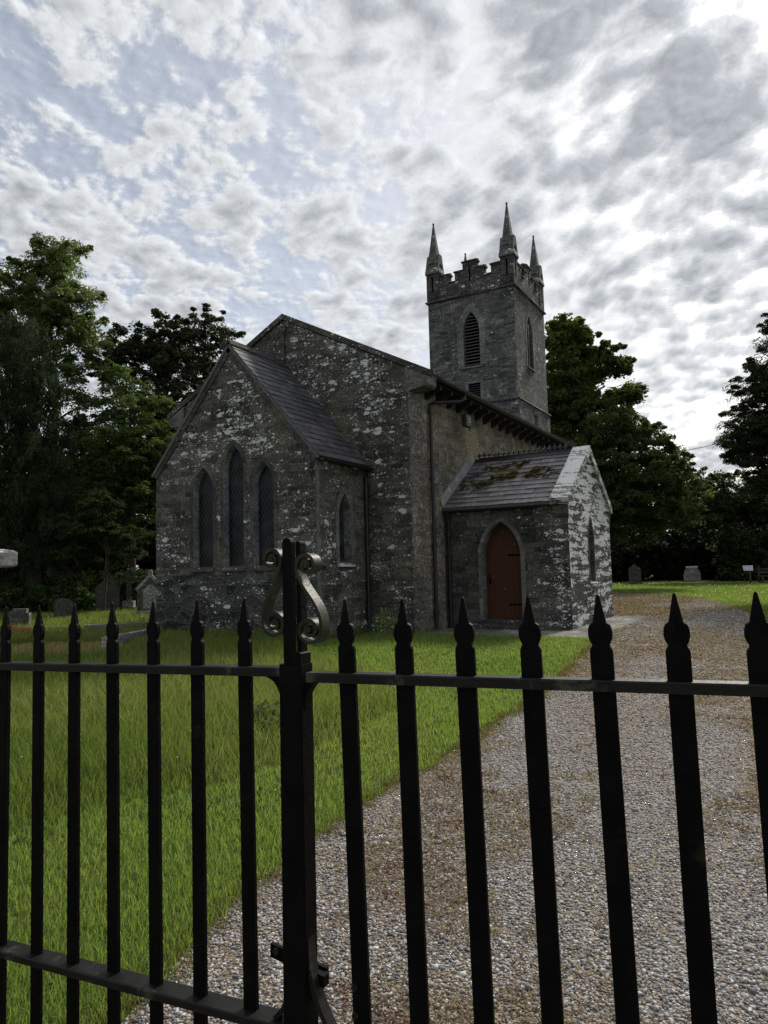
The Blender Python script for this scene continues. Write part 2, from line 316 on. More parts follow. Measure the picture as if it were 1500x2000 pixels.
def ground_mat():
    m, t = new_mat('lawn_soil')
    ob = t.n('ShaderNodeTexCoord').outputs['Object']
    n = t.noise(ob, 1.1, 6, .65); f = t.noise(ob, 35, 5, .7)
    col = t.mix(t.ramp(n, .3, .7), (.05, .07, .010), (.10, .125, .022))
    col = t.mix(t.ramp(f, .35, .7, 0, .6), col, (.022, .03, .008))
    finish(t, principled(t, col, .95, f, .6, .04, .1)); return m
MAT['ground'] = ground_mat()
def gravel_mat():
    m, t = new_mat('gravel')
    ob = t.n('ShaderNodeTexCoord').outputs['Object']
    vo = t.voro(ob, 46); vo2 = t.voro(ob, 46, 'DISTANCE_TO_EDGE')
    s = t.n('ShaderNodeSeparateXYZ', None, Vector=vo.outputs['Color'])
    col = t.mix(s.outputs[0], (.13, .125, .12), (.34, .33, .315))
    col = t.mix(t.ramp(s.outputs[1], .55, .8), col, (.27, .22, .165))
    n = t.noise(t.vmath('MULTIPLY', ob, (1, .45, 1)), .75, 6, .62); n2 = t.noise(ob, 5, 5, .7)
    col = t.mix(t.ramp(t.math('ADD', n, t.math('MULTIPLY', n2, .35)), .56, .76, 0, .68), col, (.20, .135, .08))
    # dry golden moss on the far bend beside the porch
    sx = t.n('ShaderNodeSeparateXYZ', None, Vector=ob)
    far = t.math('MULTIPLY', t.ramp(sx.outputs[1], 20, 23.5), t.ramp(sx.outputs[1], 29, 34, 1, 0))
    edge = t.ramp(sx.outputs[0], -4.6, -6.0)
    col = t.mix(t.math('MULTIPLY', t.math('MULTIPLY', far, edge), t.ramp(n2, .35, .6, .2, .8)), col, (.25, .165, .045))
    e = t.ramp(vo2.outputs['Distance'], 0, .12, .45, 1)
    col = t.mix(1.0, col, t.n('ShaderNodeCombineXYZ', None, i0=e, i1=e, i2=e).outputs[0], 'MULTIPLY')
    finish(t, principled(t, col, .85, vo2.outputs['Distance'], .9, .02, .2)); return m
MAT['gravel'] = gravel_mat()
def pebble_mat():
    m, t = new_mat('pebble')
    r = t.n('ShaderNodeAttribute', {'attribute_name': 'rnd'}).outputs['Fac']
    ob = t.n('ShaderNodeTexCoord').outputs['Object']
    cr = t.n('ShaderNodeValToRGB', None, Fac=r)
    e = cr.color_ramp.elements; e[0].color = (.075, .075, .08, 1); e[1].color = (.52, .51, .50, 1)
    for pos, c in ((.25, (.17, .17, .175)), (.5, (.29, .28, .27)), (.60, (.20, .15, .10)), (.70, (.36, .30, .22)), (.8, (.42, .41, .40))):
        x = e.new(pos); x.color = c + (1,)
    n = t.noise(ob, 90, 4)
    k = t.ramp(n, .3, .7, .75, 1.2)
    col = t.mix(1.0, cr.outputs[0], t.n('ShaderNodeCombineXYZ', None, i0=k, i1=k, i2=k).outputs[0], 'MULTIPLY')
    finish(t, principled(t, col, .75, n, .3, .004, .25)); return m
MAT['pebble'] = pebble_mat()

# ------------------------------------------------------------------ mesh builder
class MB:
    def __init__(s): s.v = []; s.f = []; s.m = []; s.r = []; s.uv = []
    def face(s, pts, mat=0, rnd=None, uv=None):
        b = len(s.v); pts = [Vector(p) for p in pts]; s.v += pts
        s.f.append(list(range(b, b + len(pts)))); s.m.append(mat); s.r.append(random.random() if rnd is None else rnd)
        if uv is None:
            n = Vector((0, 0, 0))
            for i in range(len(pts)):
                p, q = pts[i], pts[(i + 1) % len(pts)]
                n += Vector(((p.y - q.y) * (p.z + q.z), (p.z - q.z) * (p.x + q.x), (p.x - q.x) * (p.y + q.y)))
            if n.length < 1e-12: n = V(0, 0, 1)
            n.normalize()
            if abs(n.z) > .97: tu, tv = V(1, 0, 0), V(0, 1, 0)
            else:
                tu = V(0, 0, 1).cross(n).normalized()
                if abs(n.x) < .9 and tu.x < 0: tu = -tu
                if abs(n.x) >= .9 and tu.y < 0: tu = -tu
                tv = n.cross(tu)
                if tv.z < 0: tv = -tv
            uv = [(p.dot(tu), p.dot(tv)) for p in pts]
        s.uv.append(uv)
    def poly(s, outline, holes, to3, mat=0):
        loops = [[Vector((a, b, 0)) for a, b in outline]] + [[Vector((a, b, 0)) for a, b in h] for h in holes]
        flat = [p for l in loops for p in l]
        for tri in tessellate_polygon(loops):
            P = [to3(flat[i].x, flat[i].y) for i in tri]
            s.face(P, mat)
    def strip(s, A, B, mat=0, closed=True):
        n = len(A)
        for i in range(n if closed else n - 1):
            j = (i + 1) % n; s.face([A[i], A[j], B[j], B[i]], mat)
    def prism(s, outline, to3a, to3b, mat=0):
        s.poly(outline, [], to3a, mat); s.poly(outline, [], to3b, mat)
        s.strip([to3a(a, b) for a, b in outline], [to3b(a, b) for a, b in outline], mat)
    def box(s, x0, x1, y0, y1, z0, z1, mat=0, bev=0.0):
        if bev <= 0:
            c = [V(x, y, z) for z in (z0, z1) for y in (y0, y1) for x in (x0, x1)]
            for q in ((0, 2, 3, 1), (4, 5, 7, 6), (0, 1, 5, 4), (2, 6, 7, 3), (0, 4, 6, 2), (1, 3, 7, 5)): s.face([c[i] for i in q], mat)
        else:
            b = bev
            def ring(z, i): return [V(x0 + i, y0, z), V(x1 - i, y0, z), V(x1, y0 + i, z), V(x1, y1 - i, z), V(x1 - i, y1, z), V(x0 + i, y1, z), V(x0, y1 - i, z), V(x0, y0 + i, z)]
            def inset(z): return [V(x0 + 1.4 * b, y0 + b, z), V(x1 - 1.4 * b, y0 + b, z), V(x1 - b, y0 + 1.4 * b, z), V(x1 - b, y1 - 1.4 * b, z), V(x1 - 1.4 * b, y1 - b, z), V(x0 + 1.4 * b, y1 - b, z), V(x0 + b, y1 - 1.4 * b, z), V(x0 + b, y0 + 1.4 * b, z)]
            R = [inset(z0), ring(z0 + b, b), ring(z1 - b, b), inset(z1)]
            for i in range(3): s.strip(R[i], R[i + 1], mat)
            s.face(R[0][::-1], mat); s.face(R[3], mat)
    def tube(s, pts, rads, seg=8, mat=0, cap=True):
        pts = [Vector(p) for p in pts]; rings = []
        up = V(0, 0, 1)
        for i, p in enumerate(pts):
            d = (pts[min(i + 1, len(pts) - 1)] - pts[max(i - 1, 0)]).normalized()
            a = d.cross(up if abs(d.z) < .95 else V(1, 0, 0)).normalized(); b = d.cross(a)
            r = rads[i] if hasattr(rads, '__len__') else rads
            rings.append([p + a * (r * math.cos(2 * math.pi * k / seg)) + b * (r * math.sin(2 * math.pi * k / seg)) for k in range(seg)])
        for i in range(len(rings) - 1): s.strip(rings[i], rings[i + 1], mat)
        if cap: s.face(rings[0], mat); s.face(rings[-1], mat)
    def build(s, name, mats, parent=None, smooth=False):
        me = bpy.data.meshes.new(name)
        me.from_pydata([tuple(v) for v in s.v], [], s.f)
        for m in (mats if isinstance(mats, (list, tuple)) else [mats]): me.materials.append(MAT[m] if isinstance(m, str) else m)
        me.polygons.foreach_set('material_index', s.m)
        l = me.uv_layers.new(name='UVMap')
        l.data.foreach_set('uv', [c for f in s.uv for p in f for c in p])
        a = me.attributes.new('rnd', 'FLOAT', 'FACE'); a.data.foreach_set('value', s.r)
        o = bpy.data.objects.new(name, me); COL.objects.link(o)
        import bmesh
        bm = bmesh.new(); bm.from_mesh(me)
        bmesh.ops.remove_doubles(bm, verts=bm.verts, dist=1e-5)
        bmesh.ops.recalc_face_normals(bm, faces=bm.faces)
        bm.to_mesh(me); bm.free()
        if smooth:
            me.polygons.foreach_set('use_smooth', [True] * len(me.polygons))
            me.set_sharp_from_angle(angle=math.radians(40))
        if parent is not None: o.parent = parent
        return o

def np_mesh(name, verts, faces, mat, rnd=None, parent=None, smooth=False):
    """verts (n,3); faces (m,k) constant k; rnd per face"""
    me = bpy.data.meshes.new(name)
    m, k = faces.shape
    me.vertices.add(len(verts)); me.vertices.foreach_set('co', verts.astype(np.float32).ravel())
    me.loops.add(m * k); me.loops.foreach_set('vertex_index', faces.astype(np.int32).ravel())
    me.polygons.add(m); me.polygons.foreach_set('loop_start', np.arange(0, m * k, k, dtype=np.int32))
    if smooth: me.polygons.foreach_set('use_smooth', np.ones(m, bool))
    me.materials.append(MAT[mat] if isinstance(mat, str) else mat)
    if rnd is not None:
        a = me.attributes.new('rnd', 'FLOAT', 'FACE'); a.data.foreach_set('value', rnd.astype(np.float32))
    me.update(calc_edges=True); me.validate()
    o = bpy.data.objects.new(name, me); COL.objects.link(o)
    if parent is not None: o.parent = parent
    return o

def tag(o, label=None, cat=None, group=None, kind=None):
    for k, v in (('label', label), ('category', cat), ('group', group), ('kind', kind)):
        if v: o[k] = v
    return o
def thing(name, label, cat, group=None, loc=(0, 0, 0)):
    o = bpy.data.objects.new(name, None); COL.objects.link(o); o.location = loc
    return tag(o, label, cat, group)

def lancet(cx, w, z0, zs, za, n=9):
    a = w / 2; b = za - zs; R = (a * a + b * b) / (2 * a)
    phi = math.atan2(b, R - a) if R > a else math.pi / 2
    pts = [(cx - a, z0), (cx - a, zs)]
    c = cx - a + R
    for i in range(1, n): 
        th = math.pi - phi * i / n; pts.append((c + R * math.cos(th), zs + R * math.sin(th)))
    pts.append((cx, za))
    c = cx + a - R
    for i in range(n - 1, 0, -1):
        th = phi * i / n; pts.append((c + R * math.cos(th), zs + R * math.sin(th)))
    pts += [(cx + a, zs), (cx + a, z0)]
    return pts

# ================================================================== CHURCH
church = thing('church', 'small dark stone church with lichened gables, slate roofs and a pinnacled battlemented tower', 'church')
CX0, CX1, CY0, CY1, CE, CA, AX = -13.40, -8.63, 12.29, 14.33, 3.95, 6.70, -11.01
def fy(y): return lambda a, b: V(a, y, b)
def fx(x): return lambda a, b: V(x, a, b)

def opening(hole_cx, w, z0, zs, za, face, inn, sur_w, depth, splay, proud, pane_mat, surround_mat, name='window', sill=True, sill_mat='dressed', pane_name='pane', extra=None, bars=None, sillwhite=None):
    """face(a,b,d): a along wall, b height, d = distance out of the wall face. Returns hole outline and builds the window part."""
    inner = lancet(hole_cx, w, z0, zs, za)
    outer = lancet(hole_cx, w + 2 * sur_w, z0 - .02, zs, za + sur_w * 1.25)
    deep = lancet(hole_cx, w - 2 * splay, z0 + splay * .6, zs, za - splay * 1.25)
    mb = MB()
    mb.poly(deep, [], lambda a, b: face(a, b, -depth))
    win = mb.build(name, pane_mat, church)
    sb = MB()
    A = [face(a, b, proud) for a, b in outer]; A0 = [face(a, b, -.01) for a, b in outer]
    B = [face(a, b, proud) for a, b in inner]; Cc = [face(a, b, -depth - .002) for a, b in deep]
    sb.strip(A0, A, 0, False); sb.strip(A, B, 0, False); sb.strip(B, Cc, 1 if isinstance(surround_mat, tuple) else 0, False)
    sb.face([A0[0], A[0], B[0], face(inner[0][0], inner[0][1], -.01)]); sb.face([A0[-1], A[-1], B[-1], face(inner[-1][0], inner[-1][1], -.01)])
    sb.build('surround', list(surround_mat) if isinstance(surround_mat, tuple) else surround_mat, win)
    if sill:
        s2 = MB(); a0, a1 = hole_cx - w / 2 - sur_w * .4, hole_cx + w / 2 + sur_w * .4
        prof = [(-depth - .003, z0 + splay * .6), (-depth - .003, z0 - .1), (.07, z0 - .1), (.07, z0 - .055), (.05, z0 - .03)]
        s2.prism(prof, lambda d, z: face(a0, z, d), lambda d, z: face(a1, z, d))
        s2.build('sill', sillwhite or sill_mat, win)
    return inner, win

def face_y(y): return lambda a, b, d: V(a, y - d, b)     # wall facing -y
def face_x(x): return lambda a, b, d: V(x + d, a, b)     # wall facing +x

# ---- chancel
holes = []
for cx, w, z0, zs, za in ((-11.85, .62, 1.60, 3.38, 3.93), (-10.925, .60, 1.60, 3.82, 4.38), (-10.06, .58, 1.60, 3.40, 3.90)):
    h_, _ = opening(cx, w, z0, zs, za, face_y(CY0), None, .10, .15, .03, .008, 'glass', ('dressed', 'dressed_lit'))
    holes.append(h_)
hs, _ = opening(13.37, .50, 1.64, 2.66, 3.18, face_x(CX1), None, .13, .18, .03, .012, 'glass', ('dressed_grey', 'dressed_grey'), sillwhite='coping_white')
mb = MB()
ow = .0
mb.poly([(CX0, 1.42), (CX1, 1.42), (CX1, CE), (AX, CA), (CX0, CE)], holes, fy(CY0), 0)
mb.poly([(CX0, -.3), (CX1, -.3), (CX1, 1.42), (CX0, 1.42)], [], fy(CY0 - .0), 1)
mb.poly([(CY0, -.3), (CY1, -.3), (CY1, CE), (CY0, CE)], [hs], fx(CX1), 0)
mb.poly([(CY0, -.3), (CY1, -.3), (CY1, CE), (CY0, CE)], [], fx(CX0), 0)
mb.build('chancel_wall', ['chancel', 'chancel_low'], church)
# dressed quoin strip on the near corner of the side wall
mb = MB(); mb.box(CX1 - .02, CX1 + .012, CY0 - .012, CY0 + .10, 0, CE - .02); mb.build('quoin', 'dressed_grey', church)

def slate_roof(mb, O, A, B, Nn, width, length, sw, ex, mat=0):
    rows = int(math.ceil(length / ex))
    for r in range(rows):
        b0 = r * ex; b1 = min(b0 + ex * 1.25, length)
        x = -(sw * .5 if r % 2 else 0) - random.uniform(0, .02)
        while x < width:
            x1 = x + sw * random.uniform(.93, 1.07)
            xa, xb = max(x + .003, 0), min(x1 - .003, width)
            if xb - xa > .02:
                j = random.uniform(-.006, .006); tl = .018 + random.uniform(0, .012); tr_ = tl + random.uniform(-.004, .004)
                rr = random.random() ** 1.3
                P = lambda a, b, n: O + A * a + B * b + Nn * n
                p0, p1 = P(xa, b0 + j, tl), P(xb, b0 + j + random.uniform(-.004, .004), tr_); p2, p3 = P(xb, b1, .006), P(xa, b1, .006)
                mb.face([p0, p1, p2, p3], mat, rr)
                dn = Nn * -.012
                mb.face([p0 + dn, p1 + dn, p1, p0], mat, rr * .3); mb.face([p0, p3, p3 + dn, p0 + dn], mat, rr * .3); mb.face([p1, p2, p2 + dn, p1 + dn], mat, rr * .3)
            x = x1
def roof_slab(mb, O, A, B, Nn, width, length, th, mat=0):
    P = [O + A * a + B * b for a, b in ((0, 0), (width, 0), (width, length), (0, length))]; Q = [p - Nn * th for p in P]
    mb.face(P, mat, .2); mb.face(Q, mat, .1); mb.strip(P, Q, mat)

sl = math.hypot(CA - CE, CX1 - AX)
for side in (1, -1):
    B = V(-side * (CX1 - AX), 0, CA - CE).normalized(); Nn = V(side * (CA - CE), 0, CX1 - AX).normalized()
    ov = .14
    O = V(AX + side * (CX1 - AX), CY0 - .05, CE) - B * ov + Nn * .05
    mb = MB()
    roof_slab(mb, O, V(0, 1, 0), B, Nn, CY1 - CY0 + .05, sl + ov + .01, .07)
    if side == 1: slate_roof(mb, O + Nn * .002, V(0, 1, 0), B, Nn, CY1 - CY0 + .05, sl + ov, .27, .2)
    o = mb.build('chancel_roof', 'slate', church)
    if side == 1:
        r = MB(); zt = CA + .13
        r.prism([(AX - .13, zt - .15), (AX, zt - .03), (AX + .13, zt - .15), (AX + .13, zt - .11), (AX, zt + .04), (AX - .13, zt - .11)], lambda a, b: V(a, CY0 - .07, b), lambda a, b: V(a, CY1, b))
        r.build('ridge_tile', 'trim_dark', o)
    # flat stone verge under the slates on the gable
    v = MB(); D = B
    P0 = V(AX + side * (CX1 - AX), CY0, CE) - B * .10
    W = [P0 - Nn * .13, P0 - Nn * .0225, P0 - Nn * .0225 + B * (sl + .1), P0 - Nn * .13 + B * (sl + .04)]
    v.face([p + V(0, -.035, 0) for p in W]); v.face([p + V(0, .03, 0) for p in W]); v.strip([p + V(0, -.035, 0) for p in W], [p + V(0, .03, 0) for p in W])
    v.build('verge_stone', 'dressed', church)
def halfpipe(mb, p, q, r=.06):
    p, q = Vector(p), Vector(q); d = (q - p).normalized(); s = d.cross(V(0, 0, 1)).normalized()
    ang = [math.pi * (1 + k / 8) for k in range(9)]
    for rr in (r, r - .008):
        A = [p + s * (rr * math.cos(t)) + V(0, 0, rr * math.sin(t)) for t in ang]; Bq = [x + (q - p) for x in A]
        mb.strip(A, Bq, 0, False)
    A = [p + s * (r * math.cos(t)) + V(0, 0, r * math.sin(t)) for t in ang]
    mb.face(A); mb.face([x + (q - p) for x in A])
mb = MB(); halfpipe(mb, (CX1 + .15, CY0 + .0, CE - .10), (CX1 + .15, CY1 - .02, CE - .12), .06); mb.build('gutter', 'pvc', church, True)
def downpipe(pts, r=.04, collars=()):
    mb = MB(); mb.tube(pts, r, 10)
    for c in collars: mb.tube([(c[0], c[1], c[2] - .05), (c[0], c[1], c[2] + .05)], r * 1.35, 10)
    return mb.build('downpipe', 'pvc', church, True)
downpipe([(CX1 + .15, CY1 - .12, CE - .14), (CX1 + .08, CY1 - .12, CE - .32), (CX1 + .07, CY1 - .12, CE - .45), (CX1 + .07, CY1 - .12, 0)], .042, [(CX1 + .07, CY1 - .12, z) for z in (3.3, 1.9, .5)])

# ---- nave
NY0, NY1, NX0, NX1, NA = 14.33, 26.79, -14.60, -7.42, 7.93
SL = .512
def nz(x): return NA - abs(x - AX) * SL
mb = MB()
mb.poly([(NX0, -.3), (NX1, -.3), (NX1, nz(NX1) - .02), (AX, NA - .02), (NX0, nz(NX0) - .02)], [], fy(NY0), 0)
mb.poly([(NX0, -.3), (NX1, -.3), (NX1, nz(NX1) - .02), (AX, NA - .02), (NX0, nz(NX0) - .02)], [], fy(NY1), 0)
for x in (NX1, NX0): mb.poly([(NY0, -.3), (NY1, -.3), (NY1, nz(NX1) - .02), (NY0, nz(NX1) - .02)], [], fx(x), 1)
mb.build('nave_wall', ['nave_gable', 'nave_side'], church)
mb = MB(); mb.box(NX1 - .02, NX1 + .018, NY0 - .012, NY0 + .62, -.1, 5.52); mb.build('corner_pier', 'corner', church)
for side in (1, -1):
    xe = AX + side * (4.08 - .02); B = V(-side, 0, SL).normalized(); Nn = V(side * SL, 0, 1).normalized()
    L = math.hypot(4.06, 4.06 * SL)
    O = V(xe, NY0 + .16, nz(xe)) + Nn * .06
    mb = MB(); roof_slab(mb, O, V(0, 1, 0), B, Nn, NY1 - NY0 - .26, L - .01, .09)
    if side == 1: slate_roof(mb, O + Nn * .002, V(0, 1, 0), B, Nn, NY1 - NY0 - .26, L - .02, .3, .24)
    mb.build('nave_roof', 'slate', church)
    # raised copings on both gables
    for y0, y1, nm in ((NY0 - .055, NY0 + .16, 'c'), (NY1 - .10, NY1 + .12, 'w')):
        c = MB(); P = V(xe - side * .0, 0, nz(xe)) - B * .04; Q = V(AX, 0, NA)
        up = .13 if nm == 'c' else .2
        W = [P - Nn * .0, P + Nn * up, Q + V(0, 0, up * 1.12), Q]
        c.face([p + V(0, y0, 0) for p in W]); c.face([p + V(0, y1, 0) for p in W]); c.strip([p + V(0, y0, 0) for p in W], [p + V(0, y1, 0) for p in W])
        c.build('gable_coping', 'trim_dark', church)
        k = MB(); x1 = AX + side * 4.07; x0 = AX + side * 3.50
        prof = [(x0, 5.47), (x0 + side * .12, 5.55), (x1 - side * .05, 5.60), (x1, 5.65), (x1, nz(x1) - .002), (x0, nz(x0) - .002)]
        k.prism(prof, lambda a, b: V(a, y0 + .03, b), lambda a, b: V(a, y1 + (.3 if nm == 'c' else 0), b))
        k.build('kneeler', 'dressed_grey', church)
mb = MB(); mb.box(AX - .07, AX + .05, NY0 - .055, NY0 - .002, 6.84, 7.55)
mb.prism([(AX - .07, 7.55), (AX + .05, 7.55), (AX + .13, 7.74), (AX - .15, 7.74)], fy(NY0 - .06), fy(NY0 - .001)); mb.build('flue', 'dressed', church)
# eaves
mb = MB(); mb.box(NX1 + .001, NX1 + .44, NY0 + .46, NY1 - .1, 5.765, 5.80); mb.build('soffit', 'timber_dark', church)
y = NY0 + .85
while y < NY1 - .2:
    mb = MB(); pr = [(NX1 + .002, 5.50), (NX1 + .06, 5.50), (NX1 + .16, 5.56), (NX1 + .30, 5.64), (NX1 + .42, 5.67), (NX1 + .42, 5.762), (NX1 + .002, 5.762)]
    mb.prism(pr, lambda a, b: V(a, y - .045, b), lambda a, b: V(a, y + .045, b)); mb.build('eaves_bracket', 'timber_dark', church); y += .62
mb = MB(); halfpipe(mb, (NX1 + .53, NY0 + .5, 5.86), (NX1 + .53, NY1 - .15, 5.84), .075); mb.build('gutter', 'pvc', church, True)
downpipe([(NX1 + .53, 16.35, 5.80), (NX1 + .53, 16.33, 5.66), (NX1 + .46, 16.25, 5.60), (NX1 + .12, 15.36, 5.44), (NX1 + .08, 15.27, 5.36), (NX1 + .08, 15.27, 0)], .045, [(NX1 + .08, 15.27, z) for z in (5.2, 3.6, 2.0, .4)])
mb = MB(); pr = [(17.45, 5.20), (18.35, 5.28), (18.62, 4.3), (18.9, 3.9), (17.2, 3.9), (17.62, 4.5)]
mb.prism(pr, fx(NX1 + .0), fx(NX1 + .008)); mb.build('brick_patch', 'brick', church)

# ---- tower
TX0, TX1, TY0, TY1 = -12.90, -9.06, 26.92, 30.91
S1, S2 = 8.05, 12.68
mb = MB(); hole, wt = opening(-10.965, .72, 9.70, 11.15, 12.0, face_y(TY0), None, .27, .22, .03, .015, 'void', ('tower_dressed', 'dressed_grey'), 'belfry_window', True, 'tower_dressed')
def louvres(parent, cx, w, z0, zs, za, face, depth, pitch=.135):
    mb = MB(); z = z0 + .04
    a = w / 2; b = za - zs; R = (a * a + b * b) / (2 * a)
    while z < za - .12:
        zz = z + .06
        hw = a if zz <= zs else max(0, (math.sqrt(max(R * R - (zz - zs) ** 2, 0)) - (R - a)))
        hw -= .012
        if hw > .04:
            pr = [(-.04, z), (-.015, z), (-depth + .02, z + .10), (-depth + .005, z + .10)]
            mb.prism(pr, lambda d, q: face(cx - hw, q, d), lambda d, q: face(cx + hw, q, d))
        z += pitch
    mb.build('louvre', 'louvre', parent)
louvres(wt, -10.965, .69, 9.70, 11.15, 11.98, face_y(TY0), .2)
sq = [(-11.19, 8.22), (-11.19, 8.97), (-10.64, 8.97), (-10.64, 8.22)]
mb = MB(); mb.poly(sq, [], lambda a, b: V(a, TY0 + .2, b)); w2 = mb.build('louvred_vent', 'void', church)
mb = MB(); z = 8.2
while z < 8.9:
    pr = [(-.03, z), (-.012, z), (-.17, z + .07), (-.185, z + .07)]
    mb.prism(pr, lambda d, q: V(-11.18, TY0 - d, q), lambda d, q: V(-10.65, TY0 - d, q)); z += .095
mb.build('louvre', 'louvre', w2)
mb = MB(); loop = [(a, b) for a, b in sq]; outl = [(-11.26, 8.16), (-11.26, 9.04), (-10.5, 9.04), (-10.5, 8.16)]
mb.strip([V(a, TY0 - .012, b) for a, b in loop], [V(a, TY0 + .2, b) for a, b in loop]); mb.poly(outl, [loop], fy(TY0 - .012)); mb.strip([V(a, TY0 - .012, b) for a, b in outl], [V(a, TY0 + .01, b) for a, b in outl]); mb.build('surround', 'tower_dressed', w2)
hole2, wt2 = opening(28.72, .78, 9.72, 11.1, 12.0, face_x(TX1), None, .12, .25, .03, .012, 'void', ('tower_dressed', 'dressed_grey'), 'belfry_window', True, 'tower_dressed')
louvres(wt2, 28.72 - .19, .33, 9.72, 11.0, 11.45, face_x(TX1), .22, .12); louvres(wt2, 28.72 + .19, .33, 9.72, 11.0, 11.45, face_x(TX1), .22, .12)
mb = MB(); mb.box(TX1 - .2, TX1 - .04, 28.68, 28.76, 9.72, 11.5)
for s_ in (-1, 1): mb.prism([(28.72, 11.35), (28.72 + s_ * .05, 11.35), (28.72 + s_ * .20, 11.62), (28.72 + s_ * .17, 11.68), (28.72, 11.5)], fx(TX1 - .05), fx(TX1 - .18))
mb.build('mullion', 'frame_grey', wt2)
sq2 = [(28.72, 7.05), (28.72, 7.72), (29.2, 7.72), (29.2, 7.05)]
mb = MB(); mb.poly(sq2, [], fx(TX1 + .06 - .18)); w3 = mb.build('slit_window', 'void', church)
mb = MB(); mb.strip([V(TX1 + .062, a, b) for a, b in sq2], [V(TX1 - .12, a, b) for a, b in sq2])
mb.box(TX1 - .08, TX1 - .02, 28.92, 28.98, 7.05, 7.72)
for k in range(6): mb.box(TX1 - .07, TX1 - .03, 28.72, 29.2, 7.1 + k * .11, 7.14 + k * .11)
mb.build('window_bars', 'frame_grey', w3)
mb = MB()
o_ = .06
mb.poly([(TX0, S1), (TX1, S1), (TX1, S2), (TX0, S2)], [hole, sq], fy(TY0)); mb.poly([(TX0, S1), (TX1, S1), (TX1, S2), (TX0, S2)], [], fy(TY1))
mb.poly([(TY0, S1), (TY1, S1), (TY1, S2), (TY0, S2)], [hole2], fx(TX1)); mb.poly([(TY0, S1), (TY1, S1), (TY1, S2), (TY0, S2)], [], fx(TX0))
for yy in (TY0 - o_, TY1 + o_): mb.poly([(TX0 - o_, -.3), (TX1 + o_, -.3), (TX1 + o_, S1), (TX0 - o_, S1)], [], fy(yy))
mb.poly([(TY0 - o_, -.3), (TY1 + o_, -.3), (TY1 + o_, S1), (TY0 - o_, S1)], [sq2], fx(TX1 + o_)); mb.poly([(TY0 - o_, -.3), (TY1 + o_, -.3), (TY1 + o_, S1), (TY0 - o_, S1)], [], fx(TX0 - o_))
mb.face([V(TX0, TY0, S2), V(TX1, TY0, S2), V(TX1, TY1, S2), V(TX0, TY1, S2)])
mb.build('tower_wall', 'tower', church)
for z0, z1, pr_ in ((S1 - .03, S1 + .12, .10), (S2 - .0, S2 + .14, .09)):
    mb = MB(); R = []
    for (e, z) in ((.0, z0 - .02), (pr_, z0 + .03), (pr_, z0 + .08), (.0, z1)):
        e2 = e + (o_ if z0 < 9 and z <= z0 + .05 else 0) * .3 + .002
        R.append([V(TX0 - e2, TY0 - e2, z), V(TX1 + e2, TY0 - e2, z), V(TX1 + e2, TY1 + e2, z), V(TX0 - e2, TY1 + e2, z)])
    for i in range(3): mb.strip(R[i], R[i + 1])
    mb.face(R[-1]); mb.build('string_course', 'trim_dark', church)
TS = .56
def battlement(L0, L1, ax, pos, thick):
    """stepped battlement between two corner turrets"""
    n = [(0, 13.74), (.115, 13.74), (.115, 13.42), (.265, 13.42), (.265, 13.80), (.40, 13.80), (.40, 14.16), (.60, 14.16), (.60, 13.80), (.735, 13.80), (.735, 13.42), (.885, 13.42), (.885, 13.74), (1, 13.74)]
    # a merlon against each turret, then gap, stepped centre, gap
    n = [(0, 13.78), (.17, 13.78), (.17, 13.40), (.27, 13.40), (.27, 13.80), (.40, 13.80), (.40, 14.14), (.62, 14.14), (.62, 13.80), (.74, 13.80), (.74, 13.40), (.85, 13.40), (.85, 13.78), (1, 13.78)]
    L = L1 - L0
    prof = [(L0, S2 + .14)] + [(L0 + L * t, z) for t, z in n] + [(L1, S2 + .14)]
    mb = MB()
    f = fy if ax == 'y' else fx
    mb.prism(prof, f(pos), f(pos + thick)); o = mb.build('parapet', 'parapet', church)
    for i in range(0, len(n) - 1):
        (t0, z0), (t1, z1) = n[i], n[i + 1]
        if abs(z0 - z1) < 1e-6:
            e0 = -.045 if (i > 0 and n[i - 1][1] < z0) else .002; e1 = .045 if (i + 2 < len(n) and n[i + 2][1] < z0) else -.002
            a, b = L0 + L * t0 + e0, L0 + L * t1 + e1
            p0, p1 = min(pos, pos + thick) - .05, max(pos, pos + thick) + .05; pm = (p0 + p1) / 2
            pr = [(p0, z0 + .001), (p1, z0 + .001), (p1, z0 + .05), (pm, z0 + .12), (p0, z0 + .05)]
            mb2 = MB()
            if ax == 'y': mb2.prism(pr, lambda q, z: V(a, q, z), lambda q, z: V(b, q, z))
            else: mb2.prism(pr, lambda q, z: V(q, a, z), lambda q, z: V(q, b, z))
            mb2.build('parapet_coping', 'trim_dark', o)
    # blind slit on the centre merlon: a dark strip painted for its shade
    m3 = MB(); c = L0 + L * .51
    if ax == 'y': m3.box(c - .035, c + .035, pos - .004, pos + .02, 13.3, 13.95)
    else: m3.box(pos - .02, pos + .004, c - .035, c + .035, 13.3, 13.95)
    m3.build('blind_slit', 'void', o)
battlement(TX0 + TS - .03, TX1 - TS + .03, 'y', TY0, .3); battlement(TX0 + TS - .03, TX1 - TS + .03, 'y', TY1, -.3)
battlement(TY0 + TS - .03, TY1 - TS + .03, 'x', TX1, -.3); battlement(TY0 + TS - .03, TY1 - TS + .03, 'x', TX0, .3)
pin0 = None
